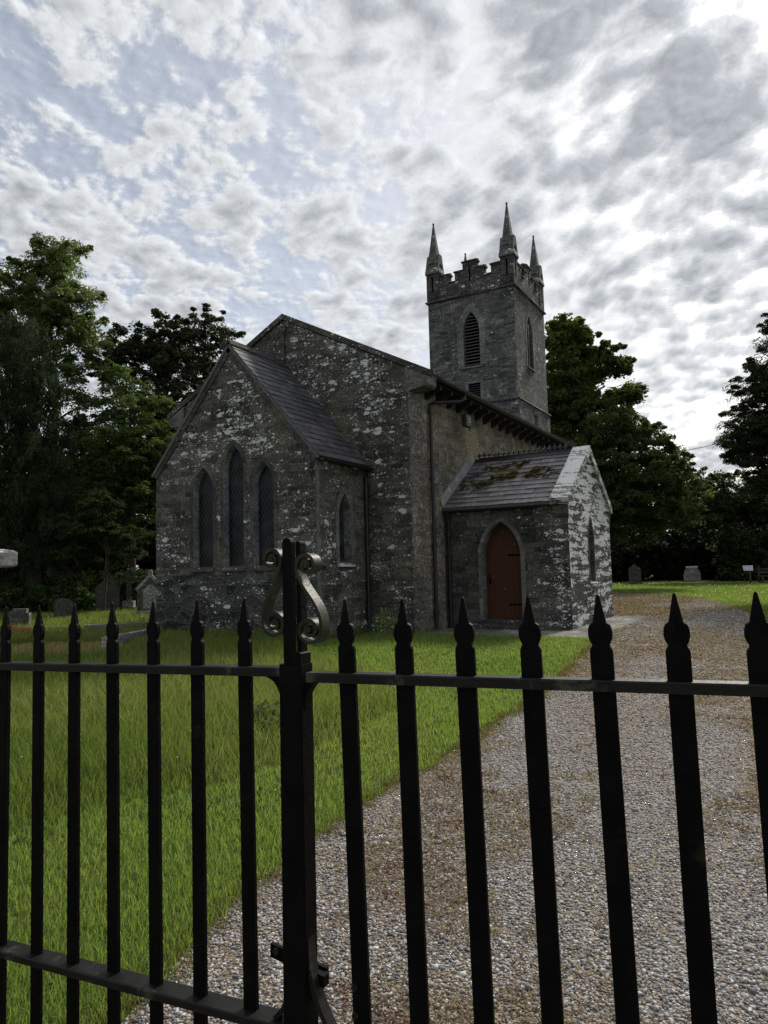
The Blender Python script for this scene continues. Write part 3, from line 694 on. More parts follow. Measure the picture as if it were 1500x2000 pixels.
def pinnacle(cx, cy):
    global pin0
    if pin0 is None:
        h = TS / 2; mb = MB(); mb.box(-h, h, -h, h, 12.83, 14.3)
        p = mb.build('pinnacle', 'parapet', church)
        sl_ = MB()
        for dx, dy in ((0, -1), (1, 0), (0, 1), (-1, 0)):
            if dx: sl_.box(dx * h - .01, dx * h + .006, -.035, .035, 13.15, 13.85)
            else: sl_.box(-.035, .035, dy * h - .01, dy * h + .006, 13.15, 13.85)
        sl_.build('blind_slit', 'void', p)  # dark strips on the faces, painted for the shade in the slits
        g = MB(); w = .33; e = .30
        pr = [(-w, 13.98), (-w, 14.08), (-.11, 14.86), (.11, 14.86), (w, 14.08), (w, 13.98), (0.1, 14.45), (-0.1, 14.45)]
        g.prism(pr, lambda a, b: V(a, -e, b), lambda a, b: V(a, e, b)); g.prism(pr, lambda a, b: V(-e + .002, a, b - .003), lambda a, b: V(e - .002, a, b - .003))
        fill = [(-.27, 14.0), (0, 14.6), (.27, 14.0)]
        g.prism(fill, lambda a, b: V(a, -e + .05, b), lambda a, b: V(a, e - .05, b)); g.prism(fill, lambda a, b: V(-e + .052, a, b + .002), lambda a, b: V(e - .052, a, b + .002))
        g.build('gablet', 'pinnacle', p)
        s_ = MB(); r0, r1 = .195, .022
        A = [V(a, b, 14.7) for a, b in ((-r0, -r0), (r0, -r0), (r0, r0), (-r0, r0))]; Bq = [V(a, b, 16.26) for a, b in ((-r1, -r1), (r1, -r1), (r1, r1), (-r1, r1))]
        s_.strip(A, Bq); s_.face(Bq); 
        s_.tube([(0, 0, 16.25), (0, 0, 16.31), (0, 0, 16.36)], [.04, .045, .015], 6); s_.build('spire', 'pinnacle', p)
        pin0 = p; pin0.location = (cx, cy, 0)
    else:
        p = pin0.copy(); COL.objects.link(p); p.location = (cx, cy, 0)
        for ch in list(pin0.children):
            c = ch.copy(); COL.objects.link(c); c.parent = p
for cx, cy in ((TX1 - TS / 2 + .03, TY0 + TS / 2 - .03), (TX0 + TS / 2 - .03, TY0 + TS / 2 - .03), (TX1 - TS / 2 + .03, TY1 - TS / 2 + .03), (TX0 + TS / 2 - .03, TY1 - TS / 2 + .03)): pinnacle(cx, cy)

# ---- porch
PX1, PY0, PY1, PE, PA = -4.35, 16.06, 20.25, 2.93, 4.28
PM = (PY0 + PY1) / 2
dh, door = opening(-5.985, .96, .21, 1.72, 2.53, face_y(PY0), None, .10, .24, .0, .012, 'door', ('dressed_grey', 'dressed_grey'), 'door', False)
mb = MB()
for z in (1.72, .55):
    mb = MB(); mb.box(-5.86, -5.52, PY0 + .226, PY0 + .237, z - .018, z + .018); mb.box(-5.90, -5.855, PY0 + .226, PY0 + .237, z - .03, z + .03)
    mb.build('hinge', 'iron', door)
mb = MB(); mb.tube([(-6.37, PY0 + .20, 1.12), (-6.37, PY0 + .19, 1.16), (-6.37, PY0 + .19, 1.24), (-6.37, PY0 + .20, 1.28)], .012, 6); mb.box(-6.40, -6.34, PY0 + .225, PY0 + .237, 1.05, 1.15); mb.build('handle', 'iron', door)
mb = MB(); mb.box(-6.48, -5.49, PY0 + .19, PY0 + .238, .21, .32); mb.build('weatherboard', 'door', door)
mb = MB(); mb.box(-6.75, -5.45, PY0 - .42, PY0 - .003, -.05, .10, 0, .01); mb.box(-6.52, -5.45, PY0 - .1, PY0 + .24, .06, .205, 0, .01); mb.build('doorstep', 'trim_dark', church)
ph, pw = opening(18.09, .5, 1.03, 1.98, 2.60, face_x(PX1), None, .07, .16, .03, .012, 'glass', ('dressed', 'dressed'), sillwhite='coping_white')
mb = MB(); mb.box(PX1 - .15, PX1 - .11, 18.075, 18.105, 1.05, 2.5); mb.build('mullion', 'frame_grey', pw)
mb = MB()
for yy, hl in ((PY0, [dh]), (PY1, [])): mb.poly([(NX1 + .002, -.3), (PX1, -.3), (PX1, PE), (NX1 + .002, PE)], hl, fy(yy), 0)
mb.poly([(PY0, -.3), (PY1, -.3), (PY1, PE), (PM, PA), (PY0, PE)], [ph], fx(PX1), 1)
mb.build('porch_wall', ['porch', 'porch_gable'], church)
ps = math.hypot(PA - PE, PM - PY0); PR = None
for side in (-1, 1):
    B = V(0, -side * (PM - PY0), PA - PE).normalized(); Nn = V(0, side * (PA - PE), PM - PY0).normalized()
    ye = PM + side * (PM - PY0); O = V(NX1 + .004, ye, PE) - B * .13 + Nn * .05
    W_ = PX1 - .36 - NX1
    mb = MB(); roof_slab(mb, O, V(1, 0, 0), B, Nn, W_, ps + .13, .07)
    slate_roof(mb, O + Nn * .002, V(1, 0, 0), B, Nn, W_, ps + .12, .36, .235)
    o = mb.build('porch_roof', 'slate_porch', church)
    # gable coping
    c = MB(); P = V(0, ye, PE) - B * .16; Q = V(0, PM, PA)
    W = [P - Nn * .02, P + Nn * .15, Q + V(0, 0, .182), Q - V(0, 0, .03)]
    x0, x1 = PX1 - .36, PX1 + .07
    c.face([p + V(x0, 0, 0) for p in W]); c.face([p + V(x1, 0, 0) for p in W]); c.strip([p + V(x0, 0, 0) for p in W], [p + V(x1, 0, 0) for p in W])
    c.build('gable_coping', 'coping_white', church)
    k = MB(); y0_ = ye + side * .09
    k.prism([(ye - side * .002, PE - .42), (y0_ - side * .04, PE - .3), (y0_, PE - .14), (ye - side * .002, PE - .05)], fx(PX1 - .33), fx(PX1 + .02)); k.build('kneeler', 'dressed', church)
    if side == -1:
        fl = MB(); fl.prism([(.0, .0), (.0, .26), (ps + .1, .26), (ps + .1, .0)], lambda a, b: V(NX1 + .009, ye, PE) - B * .1 + B * a + Nn * (.075 + b), lambda a, b: V(NX1 + .019, ye, PE) - B * .1 + B * a + Nn * (.075 + b))
        fl.build('flashing', 'lead', o)
        rc = MB(); zt = PA + .07
        rc.prism([(PM - .12, zt - .09), (PM, zt), (PM + .12, zt - .09), (PM + .12, zt - .05), (PM, zt + .05), (PM - .12, zt - .05)], fx(NX1 + .01), fx(PX1 - .37))
        x = NX1 + .14
        while x < PX1 - .42:
            rc.box(x - .015, x + .015, PM - .012, PM + .012, zt + .03, zt + .20)
            for s_ in (-1, 1): rc.prism([(x, zt + .1), (x + s_ * .05, zt + .12), (x + s_ * .062, zt + .155), (x + s_ * .04, zt + .165), (x, zt + .13)], fy(PM - .011), fy(PM + .011))
            rc.prism([(x - .024, zt + .17), (x, zt + .225), (x + .024, zt + .17), (x, zt + .145)], fy(PM - .013), fy(PM + .013))
            rc.box(x + .015, x + .125, PM - .009, PM + .009, zt + .045, zt + .072)
            x += .14
        rc.build('ridge_cresting', 'pvc', o)
        g = MB(); halfpipe(g, (NX1 + .02, ye - .15, PE - .085), (PX1 - .37, ye - .15, PE - .085), .05); g.build('gutter', 'pvc', church, True)
        for xx in (-7.0, -6.25, -5.5, -4.95):
            co = MB(); co.box(xx - .05, xx + .05, ye - .11, ye + .01, PE - .2, PE - .11)
            co.build('gutter_corbel', 'dressed_grey', church)
downpipe([(NX1 + .14, PY0 - .15, PE - .12), (NX1 + .12, PY0 - .1, PE - .3), (NX1 + .12, PY0 - .07, PE - .38), (NX1 + .12, PY0 - .07, 0)], .045, [(NX1 + .12, PY0 - .07, z) for z in (2.3, 1.2, .3)])

# ---- floodlight hanging under the eaves
fl = thing('floodlight', 'small black floodlight on a bracket under the church eaves', 'lamp')
mb = MB(); mb.box(-7.16, -7.02, 16.62, 16.94, 5.06, 5.38, 0, .02); mb.build('housing', 'lamp_body', fl)
mb = MB()
for a in (0, 1):
    for b in (0, 1): mb.box(-7.03, -7.012, 16.72 + a * .08, 16.775 + a * .08, 5.16 + b * .08, 5.215 + b * .08)
mb.build('lens', 'lamp_lens', fl)
mb = MB(); mb.tube([(-7.09, 16.60, 5.22), (-7.09, 16.98, 5.12), (-7.15, 17.12, 5.02), (-7.2, 17.2, 5.3), (-7.41, 17.2, 5.42)], .014, 6); mb.tube([(-7.09, 16.78, 5.37), (-7.09, 16.8, 5.5), (-7.2, 16.8, 5.62)], .012, 6); mb.build('bracket', 'lamp_body', fl)
fl.location = (0, .1, 0)
# ================================================================== GATE
def frame_gate(px, py, th, side):
    d = V(math.cos(th) * side, math.sin(th) * side, 0); n = V(-math.sin(th), math.cos(th), 0)
    return lambda a, z, w=0.0: V(px, py, 0) + d * a + n * w + V(0, 0, z)
SPEAR = [(0, .0), (.5, .0), (.5, .045), (.47, .049), (.40, .053), (.38, .056), (.47, .062), (.53, .070), (.52, .080), (.45, .088), (.30, .092), (.07, .135), (0, .138)]
def bar_gate(parent, T, a, ztop, zbot, w, t, la, lp):
    """one flat bar with a cut spear head; leans a little like the real one"""
    la += random.uniform(-.004, .004); lp += random.uniform(-.006, .006)
    def P(da, z, dw): return T(a + la * (z - 1.31) + da, z, lp * (z - 1.31) + dw)
    mb = MB(); c = .002
    ring = lambda z: [P(-w / 2, z, -t / 2 + c), P(-w / 2 + c, z, -t / 2), P(w / 2 - c, z, -t / 2), P(w / 2, z, -t / 2 + c), P(w / 2, z, t / 2 - c), P(w / 2 - c, z, t / 2), P(-w / 2 + c, z, t / 2), P(-w / 2, z, t / 2 - c)]
    R0, R1 = ring(zbot), ring(ztop - .001); mb.strip(R0, R1); mb.face(R0); mb.face(R1)
    b = mb.build('bar', 'iron', parent)
    s = MB(); prof = [(x * w, z) for x, z in SPEAR[1:-1]]
    out = [(x * 1.0, z) for x, z in prof] + [(0, .138)] + [(-x, z) for x, z in prof[::-1]]
    inn = [(x * .86, z) for x, z in out]
    tt = lambda z: t / 2 * (1.0 if z < .09 else max(.25, 1 - (z - .09) / .06))
    F = [P(x, ztop + z, -tt(z) * .65) for x, z in out]; Fi = [P(x * .80, ztop + z, -tt(z)) for x, z in out]
    G = [P(x, ztop + z, tt(z) * .65) for x, z in out]; Gi = [P(x * .80, ztop + z, tt(z)) for x, z in out]
    s.strip(F, G); s.strip(F, Fi); s.strip(G, Gi)
    n = len(out)
    for L_ in (Fi, Gi):
        for i in range(n // 2): 
            q = [L_[i], L_[i + 1], L_[n - 2 - i], L_[n - 1 - i]]
            if (q[1] - q[2]).length < 1e-6: q = [q[0], q[1], q[3]]
            if len(q) == 4 and (q[0] - q[3]).length < 1e-6: q = q[:3]
            s.face(q)
    s.build('spearhead', 'iron', b)
def rail(parent, name, T, a0, a1, z0, k, h, wd, mat='iron_rail', holes=None):
    mb = MB(); c = .0025
    def ring(a): 
        z = z0 + k * a
        return [T(a, z - h, -wd / 2), T(a, z - h, wd / 2), T(a, z - c, wd / 2), T(a, z, wd / 2 - c), T(a, z, -wd / 2 + c), T(a, z - c, -wd / 2)]
    A, Bq = ring(a0), ring(a1); mb.strip(A, Bq); mb.face(A); mb.face(Bq)
    return mb.build(name, mat, parent)
GPX, GPY = -.8516, 1.1314
# left leaf
TL = frame_gate(GPX, GPY, .0414, -1)
gl = thing('gate_leaf', 'black iron gate leaf with the tall meeting post topped by two scrolls', 'gate', 'black iron entrance gate leaves')
rail(gl, 'top_rail', TL, .024, 1.25, 1.3122, -.0278, .018, .036)
rail(gl, 'middle_rail', TL, .024, 1.25, .6535, -.0491, .016, .048)
rail(gl, 'bottom_rail', TL, .024, 1.25, .16, 0, .02, .04)
for i in range(9):
    a = .1222 + .1256 * i; bar_gate(gl, TL, a, 1.3122 - .0278 * a, .10, .031, .013, .0011, -.005)
mb = MB(); pw_ = .027
def Pp(da, z, dw): return TL(-da - .012 * (z - 1.31) * 0, z, dw)
def postring(z, e): return [Pp(-pw_ - e + .003, z, -.02), Pp(pw_ + e - .003, z, -.02), Pp(pw_ + e, z, -.017), Pp(pw_ + e, z, .02), Pp(-pw_ - e, z, .02), Pp(-pw_ - e, z, -.017)]
R = [postring(.03, 0), postring(1.318, -.001)]
mb.strip(R[0], R[1]); mb.face(R[0]); mb.face(R[1])
post = mb.build('meeting_post', 'iron', gl)
def scr(dx, z, w):   # scroll plane: dx to the right in metres from the post line
    return TL(-dx, z, w)
mb = MB()
def flat(mb, x0, x1, z0, z1, w0, w1, top=.0):
    c = .002
    n = 5; arc = [(x0 + (x1 - x0) * .5 * (1 - math.cos(math.pi * k / n)), z1 - top + top * math.sin(math.pi * k / n)) for k in range(n + 1)] if top else [(x0, z1), (x1, z1)]
    prof = [(x1, z0), (x0, z0)] + arc
    mb.prism(prof, lambda a, b: scr(a, b, w0), lambda a, b: scr(a, b, w1))
flat(mb, -.019, .002, 1.318, 1.563, -.012, .003, .009); mb.build('finial_bar', 'iron', post)
mb = MB(); flat(mb, .0075, .018, 1.318, 1.556, -.004, .016, .005); flat(mb, .003, .024, 1.318, 1.342, -.016, .018, .003); mb.build('finial_bar', 'iron', post)
def scroll(sgn, tc, tr, mid_x, ext_x, ext_z, bc, br, t_turn, w0, w1):
    pts = []
    N_ = 46
    for i in range(N_ + 1):           # upper volute, inner end first, ends beside the post heading down
        f = i / N_; ang = -sgn * 0 + (1 - f) * t_turn * 2 * math.pi; r = .004 + (tr - .004) * (f ** 1.15)
        pts.append((tc[0] + sgn * r * math.cos(ang), tc[1] + r * math.sin(ang)))
    x0, z0 = pts[-1]
    for i in range(1, 22):            # long double curve out and down
        f = i / 22; b = lambda p0, p1, p2, p3: (1 - f) ** 3 * p0 + 3 * (1 - f) ** 2 * f * p1 + 3 * (1 - f) * f * f * p2 + f ** 3 * p3
        pts.append((b(x0, x0 - sgn * .002, ext_x, ext_x), b(z0, z0 - .048, ext_z + .055, ext_z)))
    for i in range(0, 56):            # lower volute curling in
        f = i / 55; ang = math.pi + f * 1.75 * 2 * math.pi
        r = br * (1 - f) ** .9 * .86 + br * .14
        cxx = bc[0] ; pts.append((cxx + sgn * r * math.cos(ang), bc[1] + r * math.sin(ang)))
    mb = MB(); th = .0032
    A, Bq, C2, D2 = [], [], [], []
    for i, (x, z) in enumerate(pts):
        xa, za = pts[max(i - 1, 0)]; xb, zb = pts[min(i + 1, len(pts) - 1)]
        tx, tz = xb - xa, zb - za; l = math.hypot(tx, tz) or 1; nx, nz_ = -tz / l, tx / l
        A.append(scr(x + nx * th, z + nz_ * th, w0)); Bq.append(scr(x + nx * th, z + nz_ * th, w1)); C2.append(scr(x - nx * th, z - nz_ * th, w1)); D2.append(scr(x - nx * th, z - nz_ * th, w0))
    for P_, Q_ in ((A, Bq), (Bq, C2), (C2, D2), (D2, A)): mb.strip(P_, Q_, 0, False)
    mb.face([A[0], Bq[0], C2[0], D2[0]]); mb.face([A[-1], Bq[-1], C2[-1], D2[-1]])
    mb.tube([scr(tc[0], tc[1], w0 - .001), scr(tc[0], tc[1], w1 + .001)], .0055, 10); mb.tube([scr(bc[0], bc[1], w0 - .001), scr(bc[0], bc[1], w1 + .001)], .0055, 10)
    return mb.build('scroll', 'iron_scroll', post, True)
scroll(1, (-.046, 1.521), .023, 0, -.068, 1.399, (-.0405, 1.397), .0275, 1.6, -.014, .014)
scroll(-1, (.037, 1.508), .0235, 0, .069, 1.388, (.041, 1.385), .028, 1.6, -.014, .014)
for s_, zc in ((-1, 1.29), (1, 1.288)):
    mb = MB(); A, Bq = [], []
    for i in range(9):
        f = i / 8 * math.pi / 2; A.append((s_ * (.027 + .038 * (1 - math.sin(f))), zc - .055 * (1 - math.cos(f)))); 
    prof = [(s_ * .0275, zc)] + A
    mb.prism(prof, lambda a, b: scr(a, b, -.010), lambda a, b: scr(a, b, .010)); mb.build('gusset', 'iron', post)
for s_ in (-1, 1):
    mb = MB(); A = []
    for i in range(11):
        f = i / 10; A.append((s_ * (.027 + .052 * (1 - f) ** 2.2), .655 + .16 * f))
    if s_ < 0: A = [(s_ * (.0275 + .03 * (1 - k / 10) ** 2), .655 + .05 * k / 10) for k in range(11)]
    A2 = [(max(abs(x) - .011, .0272) * s_, z - .001) for x, z in A]
    prof = A + A2[::-1]
    mb.prism(prof, lambda a, b: scr(a, b, -.012), lambda a, b: scr(a, b, .012)); mb.build('gusset', 'iron_rail', post)
mb = MB()
mb.prism([(-.085, .742), (-.085, .768), (.045, .750), (.045, .724)], lambda a, b: scr(a, b, .022), lambda a, b: scr(a, b, .030)); mb.prism([(.03, .725), (.050, .724), (.051, .745), (.03, .748)], lambda a, b: scr(a, b, .004), lambda a, b: scr(a, b, .0215))
mb.build('latch_bar', 'iron', post)
mb = MB(); mb.tube([scr(-.07, .757, .018), scr(-.07, .757, .034)], .007, 6); mb.build('bolt', 'iron_scroll', post)
# right leaf
TR = frame_gate(GPX, GPY, .1208, 1)
gr = thing('gate_leaf', 'black iron gate leaf of plain spear-headed bars, standing in front of the gravel drive', 'gate', 'black iron entrance gate leaves')
rail(gr, 'top_rail', TR, .032, 1.05, 1.3033, .0105, .018, .034)
rail(gr, 'middle_rail', TR, .032, 1.05, .650, .02, .016, .046)
rail(gr, 'bottom_rail', TR, .032, 1.05, .16, 0, .02, .04)
for i in range(8):
    a = .1129 + .1159 * i; bar_gate(gr, TR, a, 1.3033 + .0105 * a, .10, .033 + .0008 * i, .013, -.0176, -.0085)
for z in (.695, .745):
    mb = MB(); mb.tube([TR(.118, z, -.013), TR(.118, z, -.0075)], .006, 8); mb.build('bolt', 'iron_rail', gr)

# gate pier
gp = thing('gate_pier', 'grey limestone gate pier with an overhanging lichened cap', 'pier')
mb = MB(); mb.box(-3.36, -2.895, 1.24, 1.79, -.1, 1.54, 0, .01); mb.build('shaft', 'pier', gp)
mb = MB(); x0, x1, y0, y1 = -3.43, -2.835, 1.18, 1.845
ring = lambda e, z: [V(x0 + e, y0 + e, z), V(x1 - e, y0 + e, z), V(x1 - e, y1 - e, z), V(x0 + e, y1 - e, z)]
R = [ring(.01, 1.541), ring(0, 1.548), ring(0, 1.602), ring(.012, 1.612), ring(.2, 1.64)]
for i in range(4): mb.strip(R[i], R[i + 1])
mb.face(R[0]); mb.face(R[-1]); mb.build('cap', 'pier', gp)

# ================================================================== GROUND
def sheet(name, pts, z, mat):
    mb = MB(); mb.poly(pts, [], lambda a, b: V(a, b, z)); o = mb.build(name, mat); o['kind'] = 'structure'; return o
mb = MB(); mb.face([V(-260, -60, 0), V(260, -60, 0), V(260, 400, 0), V(-260, 400, 0)]); g_ = mb.build('ground', 'ground'); g_['kind'] = 'structure'
PATH_L = [(-1.9, -3), (-1.98, 0), (-2.04, 1.72), (-2.28, 2.5), (-2.43, 3.32), (-2.46, 4.4), (-2.47, 5.52), (-2.52, 6.5), (-2.57, 7.5), (-2.85, 10), (-3.2, 12.8), (-3.62, 14.5)]
PATH = PATH_L + [(-4.3, 14.6), (-4.36, 20.3), (-7.3, 21), (-8.5, 30), (-10.5, 36.9), (-9, 36.6), (-7.66, 36.06), (-5.8, 34.7), (-4.19, 32.64), (-3.0, 29.6), (-1.97, 26.31), (-1.4, 23.6), (-.92, 21), (.2, 16), (1.2, 10), (1.9, 4), (2.1, -3)]
sheet('gravel_path', PATH, .004, 'gravel')
mb = MB(); mb.box(-7.3, -3.6, 14.25, 15.64, -.05, .015); mb.box(-4.34, -3.46, 15.645, 20.3, -.05, .012); pv = mb.build('porch_paving', 'paving'); pv['kind'] = 'structure'

def inside(P, poly):
    x, y = P[:, 0], P[:, 1]; r = np.zeros(len(P), bool); n = len(poly)
    for i in range(n):
        x0, y0 = poly[i]; x1, y1 = poly[(i + 1) % n]
        c = ((y0 > y) != (y1 > y)) & (x < (x1 - x0) * (y - y0) / ((y1 - y0) if y1 != y0 else 1e-9) + x0)
        r ^= c
    return r
def path_edge(y):
    ys = [p[1] for p in PATH_L]; xs = [p[0] for p in PATH_L]; return np.interp(y, ys, xs)
def vnoise(P, s, seed=0):
    """cheap smooth value noise in 2D"""
    r = np.random.default_rng(seed); G = r.random((64, 64)); q = P * s; i = np.floor(q).astype(int); f = q - i; f = f * f * (3 - 2 * f)
    a = G[i[:, 0] % 64, i[:, 1] % 64]; b = G[(i[:, 0] + 1) % 64, i[:, 1] % 64]; c = G[i[:, 0] % 64, (i[:, 1] + 1) % 64]; d = G[(i[:, 0] + 1) % 64, (i[:, 1] + 1) % 64]
    return (a * (1 - f[:, 0]) + b * f[:, 0]) * (1 - f[:, 1]) + (c * (1 - f[:, 0]) + d * f[:, 0]) * f[:, 1]
AF = math.atan2(FWD.y, FWD.x)
def wedge(dens0, r_ref, power, r0, r1, half=math.radians(34)):
    """scatter points on the ground round the viewpoint, thinning with distance"""
    rs = np.linspace(r0, r1, 400); d = dens0 * np.minimum(1, (r_ref / rs) ** power) * rs
    cdf = np.cumsum(d); tot = cdf[-1] * (rs[1] - rs[0]) * 2 * half; n = int(tot)
    r = np.interp(RNG.random(n) * cdf[-1], cdf, rs); th = AF + (RNG.random(n) * 2 - 1) * half
    return np.c_[r * np.cos(th), r * np.sin(th)], r
def footprints(P):
    x, y = P[:, 0], P[:, 1]
    b = (x > CX0 - .03) & (x < CX1 + .03) & (y > CY0 - .03) & (y < CY1 + .1)
    b |= (x > NX0 - .03) & (x < NX1 + .03) & (y > NY0 - .03) & (y < NY1)
    b |= (x > NX1 - .1) & (x < PX1 + .03) & (y > PY0 - .45) & (y < PY1 + .03)
    b |= (x > TX0) & (x < TX1) & (y > TY0) & (y < TY1)
    b |= (x > -3.37) & (x < -2.89) & (y > 1.23) & (y < 1.8)
    b |= (x > -7.3) & (x < -3.6) & (y > 14.27) & (y < 15.7); b |= (x > -4.4) & (x < -3.47) & (y > 15.6) & (y < 20.3)
    return b
def blades(name, P, r, h, w, mat, kinds=None, lean=.5, rnd=None):
    n = len(P); th = RNG.random(n) * 2 * np.pi
    dx = np.c_[np.cos(th), np.sin(th)]; la = RNG.random(n) * 2 * np.pi; lv = np.c_[np.cos(la), np.sin(la)] * (h * lean * (.3 + RNG.random(n)))[:, None]
    b0 = np.c_[P - dx * w[:, None] / 2, np.full(n, -.005)]; b1 = np.c_[P + dx * w[:, None] / 2, np.full(n, -.005)]
    m0 = np.c_[P - dx * w[:, None] * .4 + lv * .35, h * .55]; m1 = np.c_[P + dx * w[:, None] * .4 + lv * .35, h * .55]
    t = np.c_[P + lv, h * (.85 + .15 * RNG.random(n))]
    Vt = np.stack([b0, b1, m1, m0, t], 1).reshape(-1, 3); i = np.arange(n)[:, None] * 5
    F = np.concatenate([np.concatenate([i, i + 1, i + 2], 1), np.concatenate([i, i + 2, i + 3], 1), np.concatenate([i + 3, i + 2, i + 4], 1)], 0)
    rnd = RNG.random(n) if rnd is None else rnd
    o = np_mesh(name, Vt, F, mat, np.concatenate([rnd] * 3)); o['kind'] = 'stuff'; return o
P, r = wedge(5200, 3.0, 1.25, 1.3, 75)
ok = ~footprints(P); ed = path_edge(P[:, 1]) + (vnoise(P, 3, 5) - .5) * .16 + (vnoise(P, 9, 6) - .5) * .10
onpath = inside(P, PATH); onpath = np.where(P[:, 1] < 14.4, (P[:, 0] > ed) & (P[:, 0] < 1.2) & (P[:, 1] < 20), onpath)
ok &= ~onpath; P, r, ed = P[ok], r[ok], ed[ok]
mow = np.interp(P[:, 1], [2.5, 3.5, 4.0, 5.2, 7, 9, 10.5], [-4.1, -3.8, -3.5, -3.35, -3.7, -5.5, -7.5]) + (vnoise(P, 1.2, 9) - .5) * .5
right = P[:, 0] > np.interp(P[:, 1], [0, 14, 20, 60], [-3, -3, -8.6, -14])
near_ch = (P[:, 1] > 10.5) & (P[:, 0] > -8.5)
short = (P[:, 0] > mow) | right | near_ch
dry = ((P[:, 0] + 12.9) / 1.9) ** 2 + ((P[:, 1] - 9.2) / 1.3) ** 2 < .7 + vnoise(P, 1.5, 3) * .6
n_ = vnoise(P, .9, 21)
lng = ~short & ~dry
hs_ = .030 + .026 * RNG.random(len(P)) + .018 * n_
hl_ = .12 + .19 * RNG.random(len(P)) * (.4 + n_) 
wd = .0045 * np.maximum(1, (r / 3.5)) ** .85
rb = np.clip(.75 * RNG.random(len(P)) + .5 * (vnoise(P, .6, 33) - .35) + .1, 0, .99)
blades('mown_grass', P[short], r[short], hs_[short] * (1 + .25 * np.minimum(r[short] / 20, 1)), wd[short], 'blade', rnd=rb[short])
blades('long_grass', P[lng], r[lng], hl_[lng] * np.clip((mow[lng] - P[lng][:, 0]) * 1.2 + .35, .35, 1), wd[lng] * 1.05, 'blade_long', lean=.45, rnd=rb[lng])
if dry.any(): blades('dry_grass', P[dry & ~short], r[dry & ~short], hs_[dry & ~short] * 1.6, wd[dry & ~short], 'blade_dry', lean=.9)
# seed heads and tall stalks in the long grass
k = lng & (RNG.random(len(P)) < .006) & (r < 14)
blades('seeding_grass', P[k], r[k], hl_[k] * 1.55, wd[k] * .55, 'blade_dry', lean=.3)
# clover and broad-leaved weeds in patches of the mown lawn
k = (short & ~right | near_ch) & (vnoise(P, 1.7, 61) * .6 + vnoise(P, 6, 62) * .4 > .56) & (RNG.random(len(P)) < .16) & (r < 16)
blades('lawn_clover', P[k], r[k], .03 + .02 * RNG.random(k.sum()), wd[k] * 2.8, 'clover', lean=1.5)
# daisies and buttercups: tiny heads
k = RNG.random(len(P)) < np.where(right & (P[:, 1] > 15), .010, np.where(short, .00025, .0009))
D_ = P[k]; rd = r[k]; s_ = .006 * np.maximum(1, rd / 7)
hz = np.where(lng[k], .22, .07)
Vt = np.stack([np.c_[D_ + np.c_[s_ * a, s_ * b], hz + .3 * s_ * c] for a, b, c in ((-1, 0, 0), (0, -1, .6), (1, 0, 0), (0, 1, 1.2))], 1).reshape(-1, 3)
o = np_mesh('daisies', Vt, np.arange(len(D_) * 4).reshape(-1, 4), 'daisy', RNG.random(len(D_))); o['kind'] = 'stuff'

# pebbles
def pebbles():
    t_ = (1 + 5 ** .5) / 2
    iv = np.array([(-1, t_, 0), (1, t_, 0), (-1, -t_, 0), (1, -t_, 0), (0, -1, t_), (0, 1, t_), (0, -1, -t_), (0, 1, -t_), (t_, 0, -1), (t_, 0, 1), (-t_, 0, -1), (-t_, 0, 1)], float); iv /= np.linalg.norm(iv[0])
    fi = np.array([(0, 11, 5), (0, 5, 1), (0, 1, 7), (0, 7, 10), (0, 10, 11), (1, 5, 9), (5, 11, 4), (11, 10, 2), (10, 7, 6), (7, 1, 8), (3, 9, 4), (3, 4, 2), (3, 2, 6), (3, 6, 8), (3, 8, 9), (4, 9, 5), (2, 4, 11), (6, 2, 10), (8, 6, 7), (9, 8, 1)])
    P, r = wedge(7600, 3.0, 1.6, 1.25, 34)
    ed = path_edge(P[:, 1]) + (vnoise(P, 4, 8) - .5) * .16
    ok = ((P[:, 0] > ed - .02 - np.abs(RNG.normal(size=len(P))) * .03) | (P[:, 1] > 14.4)) & (P[:, 0] < 1.3) & inside(P, PATH) & ~footprints(P); P, r, ed = P[ok], r[ok], ed[ok]
    n = len(P); s = (.0040 + .0044 * RNG.random(n) ** 2) * np.maximum(1, r / 5) ** .55
    big = RNG.random(n) < .004; s = np.where(big, s * 2.0, s)
    ang = RNG.random(n) * 2 * np.pi; c, sn = np.cos(ang), np.sin(ang)
    sx, sy, sz = s * (1 + .7 * RNG.random(n)), s * (.75 + .4 * RNG.random(n)), s * (.45 + .35 * RNG.random(n))
    v = iv[None] * (1 + .22 * (RNG.random((n, 12, 1)) - .5)) * np.stack([sx, sy, sz], 1)[:, None]
    tilt = (RNG.random(n) - .5) * .9
    y, z = v[..., 1].copy(), v[..., 2].copy(); v[..., 1] = y * np.cos(tilt)[:, None] - z * np.sin(tilt)[:, None]; v[..., 2] = y * np.sin(tilt)[:, None] + z * np.cos(tilt)[:, None]
    x, y = v[..., 0].copy(), v[..., 1].copy(); v[..., 0] = x * c[:, None] - y * sn[:, None]; v[..., 1] = x * sn[:, None] + y * c[:, None]
    v += np.c_[P, .004 + sz * (.3 + .5 * RNG.random(n))][:, None]
    F = (fi[None] + (np.arange(n) * 12)[:, None, None]).reshape(-1, 3)
    tan = vnoise(P * np.array([1, .5]), 1.1, 41); rr = np.clip(RNG.random(n), 0, 1); rr = np.where(RNG.random(n) < np.clip((tan - .50) * 2.5 + np.clip((r - 4) / 12, 0, .35), 0, .7), .60 + .11 * RNG.random(n), rr)
    o = np_mesh('gravel_pebbles', v.reshape(-1, 3), F, 'pebble', np.repeat(rr, 20)); o['kind'] = 'stuff'
pebbles()
